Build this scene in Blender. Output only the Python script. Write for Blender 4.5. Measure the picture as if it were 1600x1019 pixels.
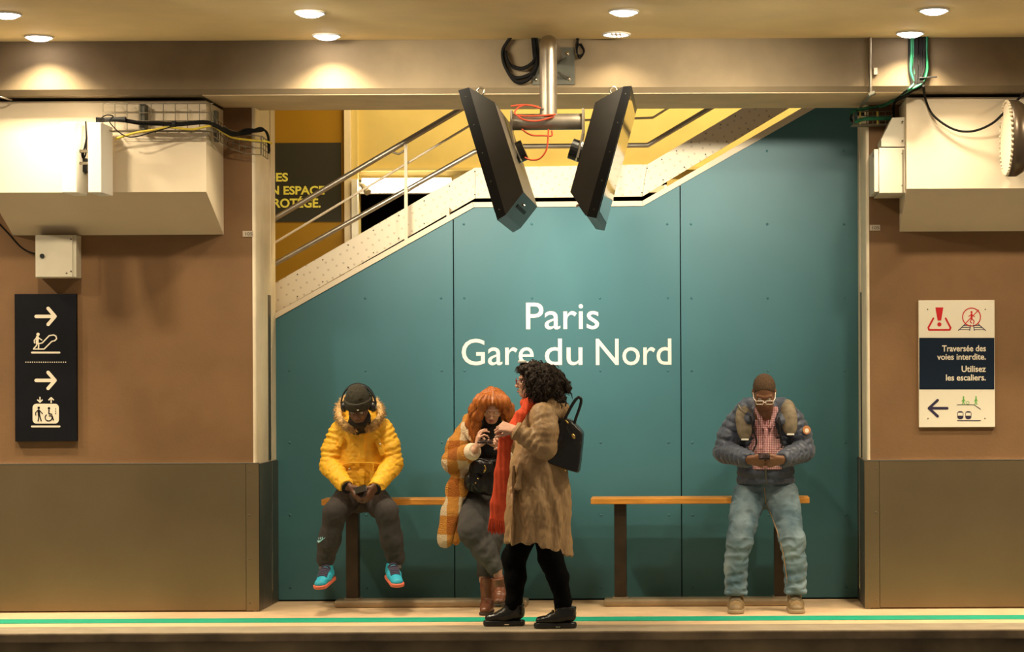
import bpy, bmesh, math, random
import numpy as np
from mathutils import Vector, Matrix
random.seed(7)
for o in list(bpy.data.objects): bpy.data.objects.remove(o)
SC = bpy.context.scene
COL = SC.collection

# ------------------------------------------------------------------ camera, light, exposure
FPX, VX, VY, ROLL = 3392.0, 1090.0, 590.0, math.radians(0.25)
CZ, D0 = 1.637, 16.0                     # eye height, distance of the teal wall (y = 0)
cam_data = bpy.data.cameras.new('camera'); cam = bpy.data.objects.new('camera', cam_data); COL.objects.link(cam)
cs, sn = math.cos(ROLL), math.sin(ROLL)
cam.matrix_world = Matrix(((cs, sn, 0, 0), (0, 0, -1, -D0), (-sn, cs, 0, CZ), (0, 0, 0, 1)))
cam_data.sensor_width = 36; cam_data.sensor_fit = 'HORIZONTAL'
cam_data.lens = FPX / 1600 * 36
cam_data.shift_x = (800 - VX) / 1600; cam_data.shift_y = (VY - 509.5) / 1600
cam_data.clip_end = 200
SC.camera = cam
SC.view_settings.view_transform = 'Standard'; SC.view_settings.look = 'None'
SC.view_settings.gamma = 1; SC.view_settings.use_curve_mapping = False
SC.view_settings.exposure = 0.42
SC.cycles.use_denoising = True
SC.cycles.max_bounces = 8
SC.cycles.sample_clamp_indirect = 6
w = bpy.data.worlds.new('world'); SC.world = w; w.use_nodes = True
w.node_tree.nodes['Background'].inputs[0].default_value = (1.0, 0.84, 0.62, 1)
w.node_tree.nodes['Background'].inputs[1].default_value = 0.16
FILL_AIM, FILL_SPREAD = 18, 56
LAMP_COL = (1.0, 0.84, 0.58)
# unseen area lights added above the frame, crossed inward to brighten the teal wall
for x, yaw in ((-2.9, -24), (-2.3, -16), (.4, 16), (1.0, 24)):
    la = bpy.data.lights.new('teal_wall_fill', 'AREA'); la.shape = 'RECTANGLE'; la.size = .9; la.size_y = .12; la.energy = 7.6; la.color = (1.0, .90, .70); la.spread = math.radians(FILL_SPREAD)
    lo = bpy.data.objects.new('teal_wall_fill', la); COL.objects.link(lo); lo.location = (x, 12.6 - D0, 3.84); lo.rotation_euler = (math.radians(90 - FILL_AIM), 0, math.radians(yaw))
LAMP_W = 42.0

# ------------------------------------------------------------------ helpers
def W(px, py, d):
    """point seen at photo pixel (px, py), at distance d in front of the camera"""
    du, dv = px - VX, py - VY
    return Vector(((cs * du - sn * dv) * d / FPX, d - D0, CZ + (-sn * du - cs * dv) * d / FPX))
def V(*a): return Vector(a)

WL = {}
def wl(o): return WL.get(o.name, Vector((0, 0, 0))) if o else Vector((0, 0, 0))
def tag(o, label=None, cat=None, group=None, kind=None):
    if label: o['label'] = label
    if cat: o['category'] = cat
    if group: o['group'] = group
    if kind: o['kind'] = kind
    return o
def thing(name, loc, label, cat, group=None, kind=None):
    o = bpy.data.objects.new(name, None); COL.objects.link(o); o.empty_display_size = .1
    o.location = loc; WL[o.name] = Vector(loc)
    return tag(o, label, cat, group, kind)

class MB:
    def __init__(s): s.v = []; s.f = []; s.mi = []; s.sm = []
    def add(s, vs, fs, mi=0, smooth=False):
        n = len(s.v); s.v += [tuple(v) for v in vs]
        for f in fs: s.f.append([n + i for i in f]); s.mi.append(mi); s.sm.append(smooth)
        return s
    def box(s, lo, hi, mi=0, bev=0.0):
        if bev > 0:
            bm = bmesh.new(); bmesh.ops.create_cube(bm, size=1)
            for v in bm.verts:
                v.co = Vector([(lo[i] + hi[i]) / 2 + v.co[i] * (hi[i] - lo[i]) for i in range(3)])
            bmesh.ops.bevel(bm, geom=bm.edges[:], offset=bev, segments=2, affect='EDGES', profile=.5)
            return s.bm(bm, mi)
        (x0, y0, z0), (x1, y1, z1) = lo, hi
        return s.add([(x0,y0,z0),(x1,y0,z0),(x1,y1,z0),(x0,y1,z0),(x0,y0,z1),(x1,y0,z1),(x1,y1,z1),(x0,y1,z1)],
                     [(0,3,2,1),(4,5,6,7),(0,1,5,4),(1,2,6,5),(2,3,7,6),(3,0,4,7)], mi)
    def bm(s, bm, mi=0, smooth=False):
        bm.verts.ensure_lookup_table()
        s.add([v.co.copy() for v in bm.verts], [[v.index for v in f.verts] for f in bm.faces], mi, smooth); bm.free(); return s
    def prism(s, pts, vec, mi=0):
        """closed polygon (list of 3d points) swept along vec"""
        n = len(pts); vec = Vector(vec); P = [Vector(p) for p in pts]
        nrm = Vector((0, 0, 0))
        for i in range(n): nrm += P[i].cross(P[(i + 1) % n])
        if nrm.dot(vec) > 0: P.reverse()
        Q = [p + vec for p in P]
        return s.add(P + Q, [list(range(n)), list(range(2 * n - 1, n - 1, -1))] + [[(i + 1) % n, i, n + i, n + (i + 1) % n] for i in range(n)], mi)
    def tube(s, pts, r, seg=8, mi=0, caps=True, closed=False, smooth=True):
        P = [Vector(p) for p in pts]; n = len(P)
        rs = r if isinstance(r, (list, tuple)) else [r] * n
        T = []
        for i in range(n):
            a = P[(i - 1) % n] if (closed or i > 0) else P[i]; b = P[(i + 1) % n] if (closed or i < n - 1) else P[i]
            t = (b - a); T.append(t.normalized() if t.length > 1e-9 else Vector((0, 0, 1)))
        u = T[0].orthogonal().normalized(); vs = []
        for i in range(n):
            u = (u - T[i] * u.dot(T[i])); u = u.normalized() if u.length > 1e-6 else T[i].orthogonal().normalized()
            b = T[i].cross(u)
            for k in range(seg):
                a = 2 * math.pi * k / seg; vs.append(P[i] + (u * math.cos(a) + b * math.sin(a)) * rs[i])
        fs = []
        for i in range(n if closed else n - 1):
            j = (i + 1) % n
            for k in range(seg):
                l = (k + 1) % seg; fs.append((i * seg + k, i * seg + l, j * seg + l, j * seg + k))
        s.add(vs, fs, mi, smooth)
        if caps and not closed:
            s.add(vs[:seg], [list(range(seg - 1, -1, -1))], mi); s.add(vs[-seg:], [list(range(seg))], mi)
        return s
    def disc(s, c, nrm, r, t, seg=24, mi=0, r2=None):
        c = Vector(c); nrm = Vector(nrm).normalized()
        return s.tube([c, c + nrm * t], [r, r if r2 is None else r2], seg, mi, True, False, False)
    def dome(s, c, nrm, r, h, seg=12, rings=3, mi=0):
        c = Vector(c); nrm = Vector(nrm).normalized()
        pts = [c + nrm * (h * math.sin(math.pi / 2 * i / rings)) for i in range(rings + 1)]
        rs = [max(1e-4, r * math.cos(math.pi / 2 * i / rings)) for i in range(rings + 1)]
        return s.tube(pts, rs, seg, mi)
    def build(s, name, mats, parent=None):
        me = bpy.data.meshes.new(name); off = wl(parent)
        me.from_pydata([tuple(Vector(v) - off) for v in s.v], [], s.f)
        for m in (mats if isinstance(mats, (list, tuple)) else [mats]): me.materials.append(m)
        me.polygons.foreach_set('material_index', s.mi); me.polygons.foreach_set('use_smooth', s.sm); me.update()
        o = bpy.data.objects.new(name, me); COL.objects.link(o)
        if parent: o.parent = parent
        WL[o.name] = off
        return o

def smooth_path(pts, n=8):
    """Catmull-Rom through the points"""
    P = [Vector(p) for p in pts]; out = []
    for i in range(len(P) - 1):
        p0 = P[max(i - 1, 0)]; p1 = P[i]; p2 = P[i + 1]; p3 = P[min(i + 2, len(P) - 1)]
        for k in range(n):
            t = k / n
            out.append(0.5 * ((2 * p1) + (p2 - p0) * t + (2 * p0 - 5 * p1 + 4 * p2 - p3) * t * t + (3 * p1 - p0 - 3 * p2 + p3) * t ** 3))
    out.append(P[-1]); return out

# ------------------------------------------------------------------ materials
def mat(name, col, rough=.6, metal=0.0, var=0.0, scale=8.0, bump=0.0, bscale=None, col2=None, aniso=None, spec=.5, detail=4, emit=None, sheen=0):
    m = bpy.data.materials.new(name); m.use_nodes = True; nt = m.node_tree; b = nt.nodes['Principled BSDF']
    b.inputs['Roughness'].default_value = rough; b.inputs['Metallic'].default_value = metal
    b.inputs['Specular IOR Level'].default_value = spec
    c = (*col, 1)
    b.inputs['Base Color'].default_value = c
    if sheen: b.inputs['Sheen Weight'].default_value = sheen
    tc = None
    if var or bump or col2:
        tc = nt.nodes.new('ShaderNodeTexCoord'); mp = nt.nodes.new('ShaderNodeMapping'); nt.links.new(tc.outputs['Object'], mp.inputs[0])
        if aniso: mp.inputs['Scale'].default_value = aniso
    if var or col2:
        no = nt.nodes.new('ShaderNodeTexNoise'); no.inputs['Scale'].default_value = scale; no.inputs['Detail'].default_value = detail
        nt.links.new(mp.outputs[0], no.inputs['Vector'])
        cr = nt.nodes.new('ShaderNodeValToRGB'); nt.links.new(no.outputs['Fac'], cr.inputs[0])
        a = tuple(max(0, x * (1 - var)) for x in col); z = col2 if col2 else tuple(min(1, x * (1 + var)) for x in col)
        cr.color_ramp.elements[0].position = .3; cr.color_ramp.elements[1].position = .7
        cr.color_ramp.elements[0].color = (*(col if col2 else a), 1); cr.color_ramp.elements[1].color = (*z, 1)
        nt.links.new(cr.outputs[0], b.inputs['Base Color'])
    if bump:
        n2 = nt.nodes.new('ShaderNodeTexNoise'); n2.inputs['Scale'].default_value = bscale or scale * 4; n2.inputs['Detail'].default_value = 5
        nt.links.new(mp.outputs[0], n2.inputs['Vector'])
        bu = nt.nodes.new('ShaderNodeBump'); bu.inputs['Strength'].default_value = bump; bu.inputs['Distance'].default_value = .01
        nt.links.new(n2.outputs['Fac'], bu.inputs['Height']); nt.links.new(bu.outputs[0], b.inputs['Normal'])
    if emit:
        b.inputs['Emission Color'].default_value = (*emit[0], 1); b.inputs['Emission Strength'].default_value = emit[1]
    return m

M = {}
M['brown'] = mat('brown wall paint', (.205, .106, .042), .75, var=.13, scale=2.2, bump=.12, bscale=60)
M['cream'] = mat('cream pier paint', (.86, .73, .53), .55, var=.06, scale=6, bump=.05, bscale=40)
M['ceiling'] = mat('ceiling paint', (.92, .71, .36), .8, var=.05, scale=3, bump=.04, bscale=50)
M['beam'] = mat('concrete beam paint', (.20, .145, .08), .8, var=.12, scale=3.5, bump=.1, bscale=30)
M['casing'] = mat('cream casing paint', (.74, .62, .45), .55, var=.03, scale=3)
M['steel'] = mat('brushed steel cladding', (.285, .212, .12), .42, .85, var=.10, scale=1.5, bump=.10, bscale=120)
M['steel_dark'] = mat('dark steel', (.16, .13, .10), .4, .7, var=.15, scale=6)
M['pipe'] = mat('galvanised pipe', (.38, .33, .26), .38, .9, var=.15, scale=9)
M['plate'] = mat('grey mounting plate', (.10, .095, .070), .6, .3, var=.15, scale=12)
M['chrome'] = mat('bright metal', (.75, .68, .55), .22, 1.0)
M['floor'] = mat('platform floor', (.76, .535, .315), .7, var=.10, scale=5, bump=.05, bscale=60)
M['floor2'] = mat('platform edge slab', (.36, .29, .20), .75, var=.12, scale=6, bump=.06, bscale=60)
M['soot'] = mat('sooty platform edge', (.17, .12, .07), .85, var=.5, scale=3, bump=.2, bscale=20)
M['soot2'] = mat('sooty platform wall', (.20, .145, .08), .9, var=.55, scale=2.2, bump=.3, bscale=14)
M['green'] = mat('green line paint', (.01, .42, .26), .55, var=.08, scale=6)
M['teal'] = mat('teal panel', (.050, .160, .190), .44, var=.05, scale=1.3, bump=.015, bscale=200, spec=.45)
M['black'] = mat('matt black', (.006, .006, .006), .7)
M['void'] = mat('unlit interior', (.004, .003, .003), 1.0, spec=0)
M['cable'] = mat('black cable', (.010, .009, .008), .85, spec=.15)
M['cable_green'] = mat('green cable', (.004, .15, .06), .6, var=.3, scale=12)
M['cable_yellow'] = mat('yellow green cable', (.62, .46, .04), .5, var=.2, scale=18)
M['cable_red'] = mat('red cable', (.55, .06, .02), .5)
M['ochre'] = mat('ochre wall', (.36, .19, .004), .6, var=.04, scale=3)
M['yellowwall'] = mat('yellow plaster wall', (.66, .52, .20), .8, var=.10, scale=2.5, bump=.08, bscale=30, detail=8)
M['poster'] = mat('dark poster', (.03, .028, .02), .6)
M['posterink'] = mat('yellow poster ink', (.95, .88, .16), .6)
M['wood'] = mat('orange bench wood', (.78, .33, .05), .4, var=.2, scale=5, aniso=(1, 12, 12))
M['post'] = mat('dark bench post', (.055, .036, .022), .45, .4, var=.2, scale=8)
M['basebar'] = mat('bench base steel', (.40, .31, .20), .4, .6, var=.15, scale=6)
M['screenbody'] = mat('dark grey screen housing', (.11, .098, .082), .45, .3, var=.1, scale=6)
M['screenbezel'] = mat('black screen bezel', (.018, .016, .014), .4, .2)
M['glass'] = mat('dark screen glass', (.02, .02, .02), .06, spec=.8)
M['mount'] = mat('black rotary mount', (.015, .014, .013), .28, .4)
M['white'] = mat('white paint', (.90, .87, .80), .5)
M['signblack'] = mat('black sign face', (.006, .006, .009), .6, var=.2, scale=6, spec=.15)
M['signink'] = mat('cream sign print', (.84, .74, .58), .6)
M['signwhite'] = mat('cream sign face', (.84, .76, .60), .5)
M['navy'] = mat('navy sign face', (.005, .013, .030), .6, spec=.2)
M['red'] = mat('red sign print', (.60, .01, .015), .5)
M['greenink'] = mat('green sign print', (.12, .42, .06), .5)
M['navyink'] = mat('navy sign print', (.03, .022, .06), .5)
M['letter'] = mat('white wall lettering', (.90, .86, .78), .55)
M['boxgrey'] = mat('grey cream cabinet', (.60, .54, .42), .5, var=.05, scale=5)
M['wire'] = mat('steel wire', (.20, .165, .11), .5, .4)
M['label'] = mat('small number plate', (.55, .45, .33), .6)

# stringer: cream sheet with punched dots
def dots_mat(name, col, dot, pitch, r, ang):
    m = mat(name, col, .55); nt = m.node_tree; b = nt.nodes['Principled BSDF']
    tc = nt.nodes.new('ShaderNodeTexCoord'); mp = nt.nodes.new('ShaderNodeMapping'); nt.links.new(tc.outputs['Object'], mp.inputs[0])
    mp.inputs['Rotation'].default_value = (0, ang, 0)
    vo = nt.nodes.new('ShaderNodeTexVoronoi'); vo.voronoi_dimensions = '2D'; vo.inputs['Randomness'].default_value = 0.25; vo.inputs['Scale'].default_value = 1 / pitch
    sx = nt.nodes.new('ShaderNodeSeparateXYZ'); cb = nt.nodes.new('ShaderNodeCombineXYZ')
    nt.links.new(mp.outputs[0], sx.inputs[0]); nt.links.new(sx.outputs[0], cb.inputs[0]); nt.links.new(sx.outputs[2], cb.inputs[1]); nt.links.new(cb.outputs[0], vo.inputs['Vector'])
    lt = nt.nodes.new('ShaderNodeMath'); lt.operation = 'LESS_THAN'; lt.inputs[1].default_value = r / pitch
    nt.links.new(vo.outputs['Distance'], lt.inputs[0])
    mx = nt.nodes.new('ShaderNodeMix'); mx.data_type = 'RGBA'; mx.inputs['A'].default_value = (*col, 1); mx.inputs['B'].default_value = (*dot, 1)
    nt.links.new(lt.outputs[0], mx.inputs['Factor']); nt.links.new(mx.outputs['Result'], b.inputs['Base Color'])
    return m
M['stringer'] = dots_mat('cream punched stringer', (.80, .69, .52), (.60, .50, .36), .062, .0085, math.radians(30))

# ------------------------------------------------------------------ key planes (distance from the camera)
D_PIER, D_BEAM, D_CASE, D_EDGE = 15.31, 14.62, 14.77, 14.04
Z_BEAM, Z_CEIL = 3.56, 3.92
XL, XR = -3.114, 1.192                    # pier corners
yP, yB, yC, yE = D_PIER - D0, D_BEAM - D0, D_CASE - D0, D_EDGE - D0
X0, X1 = -7.2, 4.2

# floor
fl = MB(); fl.box((X0, yE + .36, -.35), (X1, 3.2, 0)); floor = tag(fl.build('floor', M['floor']), kind='structure')
MB().box((X0, yE, -.056), (X1, yE + .36, -.0005)).build('edge_slab', M['floor2'], floor)
nz = MB(); nz.box((X0, yE - .012, -.062), (X1, yE + .03, -.001), bev=.008); nz.build('edge_nosing', M['soot'], floor)
MB().box((X0, yE + .05, -1.0), (X1, yE + .36, -.06)).build('edge_wall', M['soot2'], floor)
g0, g1 = 14.60, 14.86
MB().box((X0, g0 - D0, .0005), (X1, g1 - D0, .003)).build('green_line', M['green'], floor)

# ceiling and beam
tag(MB().box((X0, -6.5, Z_CEIL), (X1, yB + .02, Z_CEIL + .2)).build('ceiling', M['ceiling']), kind='structure')
bm_ = MB()
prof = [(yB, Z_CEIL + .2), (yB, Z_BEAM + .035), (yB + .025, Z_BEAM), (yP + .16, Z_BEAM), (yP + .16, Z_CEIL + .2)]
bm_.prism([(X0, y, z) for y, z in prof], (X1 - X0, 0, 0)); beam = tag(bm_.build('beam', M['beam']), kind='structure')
M['soffit'] = mat('beam soffit bounce tone', (.62, .47, .28), .8, var=.08, scale=4)  # floor bounce light put into the colour of the beam's underside
MB().box((XL - .22, yB + .03, Z_BEAM - .006), (XR + .25, yP + .158, Z_BEAM - .0005)).build('soffit_bounce_sheet', M['soffit'], beam)  # thin sheet added to carry that lighter tone

# piers with rounded cream corners
def pier(name, xa, xc, sgn):
    """front face from xa to the corner xc; sgn = +1 when the opening lies to the right"""
    r = .022; m = MB(); zt = Z_BEAM + .1
    arc = [(xc - sgn * r + sgn * r * math.sin(a), yP + r - r * math.cos(a)) for a in [math.pi / 2 * i / 6 for i in range(7)]]
    m.add([(xa, yP, 0), (arc[0][0], yP, 0), (arc[0][0], yP, zt), (xa, yP, zt)], [(0, 1, 2, 3) if sgn > 0 else (3, 2, 1, 0)], 0)
    c = arc + [(xc, .03)]
    vs = [(x, y, 0) for x, y in c] + [(x, y, zt) for x, y in c]; n = len(c)
    m.add(vs, [((i, i + 1, n + i + 1, n + i) if sgn > 0 else (n + i, n + i + 1, i + 1, i)) for i in range(n - 1)], 1, True)
    m.add([(xa, .03, 0), (xc, .03, 0), (xc, .03, zt), (xa, .03, zt)], [(3, 2, 1, 0) if sgn > 0 else (0, 1, 2, 3)], 1)
    top = [(xa, yP)] + arc + [(xc, .03), (xa, .03)]
    m.add([(x, y, zt) for x, y in top], [list(range(len(top)))], 1)
    return tag(m.build(name, [M['brown'], M['cream']]), kind='structure')
wallL = pier('wall_left', X0, XL, 1); wallR = pier('wall_right', X1, XR, -1)
ZW = 1.046
def wains(parent, xa, xm, xc, sgn):
    t = .018
    a, b = sorted((xa, xm - sgn * .0015)); MB().box((a, yP - t, .012), (b, yP + .002, ZW)).build('steel_panel', M['steel'], parent)
    a, b = sorted((xm + sgn * .0015, xc)); MB().box((a, yP - t, .008), (b, yP + .002, ZW)).build('corner_panel', M['steel'], parent)
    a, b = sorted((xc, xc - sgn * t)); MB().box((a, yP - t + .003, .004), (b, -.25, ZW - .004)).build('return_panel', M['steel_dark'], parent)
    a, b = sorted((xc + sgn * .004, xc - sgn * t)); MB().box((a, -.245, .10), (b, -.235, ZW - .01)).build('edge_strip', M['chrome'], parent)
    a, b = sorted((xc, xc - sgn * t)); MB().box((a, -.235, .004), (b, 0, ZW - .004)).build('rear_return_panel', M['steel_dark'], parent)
    a, b = sorted((xa, xc)); MB().box((a, yP - t - .002, ZW), (b, yP + .002, ZW + .006)).build('top_trim', M['chrome'], parent)
    for k in range(4):
        z = .06 + k * .31
        MB().dome((xm + sgn * .025, yP - t, z), (0, -1, 0), .006, .003, 8, 2).build('screw', M['steel_dark'], parent)
wains(wallL, X0, W(385, 800, D_PIER).x, XL + .02, 1); wains(wallR, X1, W(1374, 800, D_PIER).x, XR - .02, -1)
# corner guard strips on the returns (dark slot beside the cream edge)
for par, xc, s, z0, z1 in ((wallL, XL, 1, 1.05, 2.25), (wallR, XR, -1, 1.05, 2.25)):
    a, b = sorted((xc, xc + s * .004)); MB().box((a, -.26, z0), (b, -.17, z1)).build('corner_slot', M['steel_dark'], par)
    a, b = sorted((xc, xc + s * .006)); MB().box((a, -.165, ZW), (b, 0, Z_BEAM + .05)).build('corner_board', M['cream'], par)

# ------------------------------------------------------------------ teal wall with three panels
wb = thing('wall_back', (W(885, 937, D0).x, 0, 0), None, None, kind='structure')
prof_top = [(425, 501), (740, 323), (1003, 321), (1290, 157), (1345, 157)]
def top_y(px):
    for (a, b), (c, d) in zip(prof_top, prof_top[1:]):
        if a <= px <= c: return b + (d - b) * (px - a) / (c - a)
def panel(xa, xb):
    ks = sorted({xa, xb} | {p[0] for p in prof_top if xa < p[0] < xb})
    top = [W(k, top_y(k), D0) for k in ks]
    pts = [V(top[0].x, 0, .012)] + [V(p.x, 0, p.z) for p in top] + [V(top[-1].x, 0, .012)]
    return MB().prism(pts, (0, .03, 0)).build('panel', M['teal'], wb)
pa = [panel(426, 707.3), panel(709.0, 1061.8), panel(1063.5, 1344)]
# dark backing seen in the joints
bk = MB()
for px in (708.1, 1062.6):
    t = W(px, top_y(px) + 3, D0); bk.box((t.x - .03, .031, 0), (t.x + .03, .04, t.z))
bk.build('joint_backing', M['void'], wb)
MB().box((XL, .002, 0), (XR, .028, .0119)).build('base_gap', M['void'], wb)
# rivets: rows and columns measured on the photograph
rows = [236, 350.5, 466, 579.5, 691.5, 805, 918]
cols = [[452, 571, 690], [726, 832, 938, 1044], [1081, 1200, 1320]]
riv = None
for i, cs_ in enumerate(cols):
    for r in rows:
        for c in cs_:
            if top_y(c) > r - 6: continue
            p = W(c + (r - 580) * .0055, r, D0)
            if riv is None:
                riv = MB().dome((0, 0, 0), (0, -1, 0), .0095, .006, 8, 2).build('rivet', M['teal']); o = riv
            else: o = riv.copy(); COL.objects.link(o)
            o.parent = pa[i]; o.location = V(p.x, -.0002, p.z) - wl(pa[i])
riv.data.name = 'rivet'

# ------------------------------------------------------------------ lettering helper
def text_obj(name, s, m, box, d, parent, ext=.0015, align_body=None, bold=0.0):
    """text fitted to the photo box (x0, y0, x1, y1) on the plane at distance d"""
    cu = bpy.data.curves.new(name, 'FONT'); cu.body = s; cu.size = 1; cu.extrude = 0; cu.offset = bold; cu.resolution_u = 4
    ob = bpy.data.objects.new(name, cu); COL.objects.link(ob)
    dg = bpy.context.evaluated_depsgraph_get(); me = bpy.data.meshes.new_from_object(ob.evaluated_get(dg))
    bpy.data.objects.remove(ob); bpy.data.curves.remove(cu)
    co = np.array([v.co[:] for v in me.vertices]); lo, hi = co.min(0), co.max(0)
    A = W(box[0], box[3], d); B = W(box[2], box[1], d)
    bm = bmesh.new(); bm.from_mesh(me); bpy.data.meshes.remove(me)
    for v in bm.verts:
        v.co = V(A.x + (v.co.x - lo[0]) / (hi[0] - lo[0]) * (B.x - A.x), A.y, A.z + (v.co.y - lo[1]) / (hi[1] - lo[1]) * (B.z - A.z))
    r = bmesh.ops.extrude_face_region(bm, geom=bm.faces[:])
    for e in r['geom']:
        if isinstance(e, bmesh.types.BMVert): e.co.y -= ext
    bmesh.ops.recalc_face_normals(bm, faces=bm.faces[:])
    return MB().bm(bm).build(name, m, parent)

# ------------------------------------------------------------------ sign drawing helper: strokes on a plane, in photo pixels
class Draw:
    def __init__(s, d, t=.0012): s.d = d; s.t = t; s.m = MB(); s.k = 0
    def w(s, p): return W(p[0], p[1], s.d)
    def poly(s, pts):
        s.k += 1; off = V(0, -.00006 * (s.k % 7), 0)
        s.m.prism([s.w(p) + off for p in pts], (0, -s.t, 0)); return s
    def disc(s, c, r, n=20, ry=None):
        return s.poly([(c[0] + r * math.cos(2 * math.pi * i / n), c[1] + (ry or r) * math.sin(2 * math.pi * i / n)) for i in range(n)])
    def line(s, pts, wd, cap=True):
        P = [np.array(p, float) for p in pts]
        for a, b in zip(P, P[1:]):
            t = b - a; L = np.hypot(*t)
            if L < 1e-6: continue
            t /= L; n = np.array((-t[1], t[0])) * wd / 2
            if not cap: s.poly([a + n, b + n, b - n, a - n]); continue
            th = math.atan2(n[1], n[0]); q = []
            for i in range(7): q.append(b + wd / 2 * np.array((math.cos(th - math.pi * i / 6), math.sin(th - math.pi * i / 6))))
            for i in range(7): q.append(a + wd / 2 * np.array((math.cos(th - math.pi - math.pi * i / 6), math.sin(th - math.pi - math.pi * i / 6))))
            s.poly(q)
        return s
    def ring(s, c, r, wd, n=28, a0=0, a1=2 * math.pi):
        k = max(3, int(n * (a1 - a0) / (2 * math.pi)))
        for i in range(k):
            b0 = a0 + (a1 - a0) * i / k; b1 = a0 + (a1 - a0) * (i + 1) / k
            s.poly([(c[0] + q * math.cos(b), c[1] + q * math.sin(b)) for q, b in ((r - wd/2, b0), (r + wd/2, b0), (r + wd/2, b1), (r - wd/2, b1))])
        return s
    def rrect(s, x0, y0, x1, y1, r):
        pts = []
        for cx, cy, a in ((x1 - r, y1 - r, 0), (x0 + r, y1 - r, 90), (x0 + r, y0 + r, 180), (x1 - r, y0 + r, 270)):
            for i in range(6):
                b = math.radians(a + 18 * i); pts.append((cx + r * math.cos(b), cy + r * math.sin(b)))
        return s.poly(pts)
    def build(s, name, m, parent): return s.m.build(name, m, parent)

# station name on the teal wall: each word a part of the wall
text_obj('lettering', 'Paris', M['letter'], (822, 472.5, 936, 515), D0 - .001, wb, bold=.004)
text_obj('lettering', 'Gare', M['letter'], (721.5, 529, 834, 571), D0 - .001, wb, bold=.004)
text_obj('lettering', 'du', M['letter'], (851.5, 529, 910, 571), D0 - .001, wb, bold=.004)
text_obj('lettering', 'Nord', M['letter'], (931, 529, 1049, 571), D0 - .001, wb, bold=.004)

# ------------------------------------------------------------------ stairs behind the teal wall
st = thing('staircase', W(740, 322, D0 + .1), 'cream punched stair stringer rising behind the teal wall', 'staircase')
def band(name, up, dn, d, t, m):
    """sheet between two polylines given in photo pixels, one part per segment"""
    for i in range(len(up) - 1):
        g = .6 if i else 0
        q = [W(up[i][0] + g, up[i][1], d), W(up[i + 1][0], up[i + 1][1], d), W(dn[i + 1][0], dn[i + 1][1], d), W(dn[i][0] + g, dn[i][1], d)]
        MB().prism(q, (0, t, 0)).build(name, m, st)
band('stringer_panel', [(425, 445), (742, 262), (1011, 257), (1195, 148)], [(425, 492), (742, 310), (1003, 307), (1268, 148)], D0 + .14, .012, M['stringer'])
band('top_trim', [(425, 492), (738, 316), (1003, 314), (1285, 150)], [(425, 501), (740, 324), (1004, 322), (1296, 156)], D0 - .012, .075, M['casing'])
for (px, py) in ((701, 333), (829, 312), (955, 310), (1040, 298)):
    p = W(px, py, D0 + .13); MB().box((p.x - .010, p.y - .05, p.z - .06), (p.x + .010, p.y + .0, p.z + .04)).build('bracket', M['casing'], st)
# stringer screws
sc_ = None
for i in range(9):
    t = i / 8
    for (a, b) in (((425, 452), (742, 268)), ((425, 486), (742, 304)), ((1011, 263), (1195, 154)), ((1003, 301), (1268, 142))):
        p = W(a[0] + (b[0] - a[0]) * t, a[1] + (b[1] - a[1]) * t, D0 + .139)
        if sc_ is None: sc_ = MB().dome((0, 0, 0), (0, -1, 0), .006, .003, 6, 2).build('screw', M['steel_dark']); o = sc_
        else: o = sc_.copy(); COL.objects.link(o)
        o.parent = st; o.location = p - wl(st)

hr = thing('handrail', W(634, 375, D0 + .02), 'slanted steel stair handrail with two tubes and a thin middle bar', 'handrail')
dR = D0 + .06
MB().tube([W(425, 344, dR), W(738, 160, dR), W(1010, 150, dR), W(1090, 100, dR)], .021, 12).build('rail', M['pipe'], hr)
MB().tube([W(425, 415, dR), W(742, 237, dR), W(800, 229, dR), W(1012, 227, dR), W(1160, 139, dR)], .019, 12).build('rail', M['pipe'], hr)
MB().tube([W(425, 382, dR + .02), W(738, 194, dR + .02), W(1020, 184, dR + .02), W(1090, 140, dR + .02)], .009, 8).build('middle_bar', M['casing'], hr)
for px, y0, y1 in ((634, 226, 376), (955, 150, 318)):
    a = W(px, y0, D0 + .03); b = W(px + 1, y1, D0 + .03)
    MB().box((a.x - .012, a.y - .006, b.z), (a.x + .012, a.y + .006, a.z)).build('post', M['casing'], hr)
for (a, b) in (((625, 238), (614, 240)), ((632, 300), (620, 305))):
    MB().tube([W(a[0] + 9, a[1] - 4, D0 + .04), W(a[0] - 2, a[1] + 3, D0 + .05), W(b[0], b[1] - 2, dR)], .008, 8).build('bracket', M['pipe'], hr)

# stairwell: rear wall with opening, ochre wall, side ends, ceiling
DB = D0 + 2.3; yb = DB - D0
sw = thing('wall_stairwell', (0, yb, 0), None, None, kind='structure')
a = W(560, 281, DB); zo = a.z; bR = W(1042, 281, DB)
MB().box((a.x, yb, zo), (X1, yb + .15, 5.2)).build('upper_wall', M['yellowwall'], sw)
MB().box((bR.x, yb, 0), (X1, yb + .15, zo)).build('lower_wall', M['yellowwall'], sw)
MB().box((a.x - .3, yb + .5, 0), (bR.x + .3, yb + .6, zo + .4)).build('opening_back', M['void'], sw)
MB().box((a.x, yb - .05, W(600, 266, DB).z - .01), (bR.x + 1.2, yb + .0, W(600, 266, DB).z + .015)).build('ledge', M['yellowwall'], sw)
l = W(560, 300, DB)
MB().box((X0, yb - .06, 0), (W(541, 300, DB).x, yb + .1, 5.2)).build('ochre_panel', M['ochre'], sw)
MB().box((W(541, 300, DB).x, yb - .10, 0), (W(551, 300, DB).x, yb + .1, 5.2)).build('door_jamb', M['cream'], sw)
MB().box((W(551, 300, DB).x + .002, yb - .07, 0), (W(561, 300, DB).x, yb + .1, W(551, 168, DB).z + 1.5)).build('door_jamb', M['yellowwall'], sw)
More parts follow.
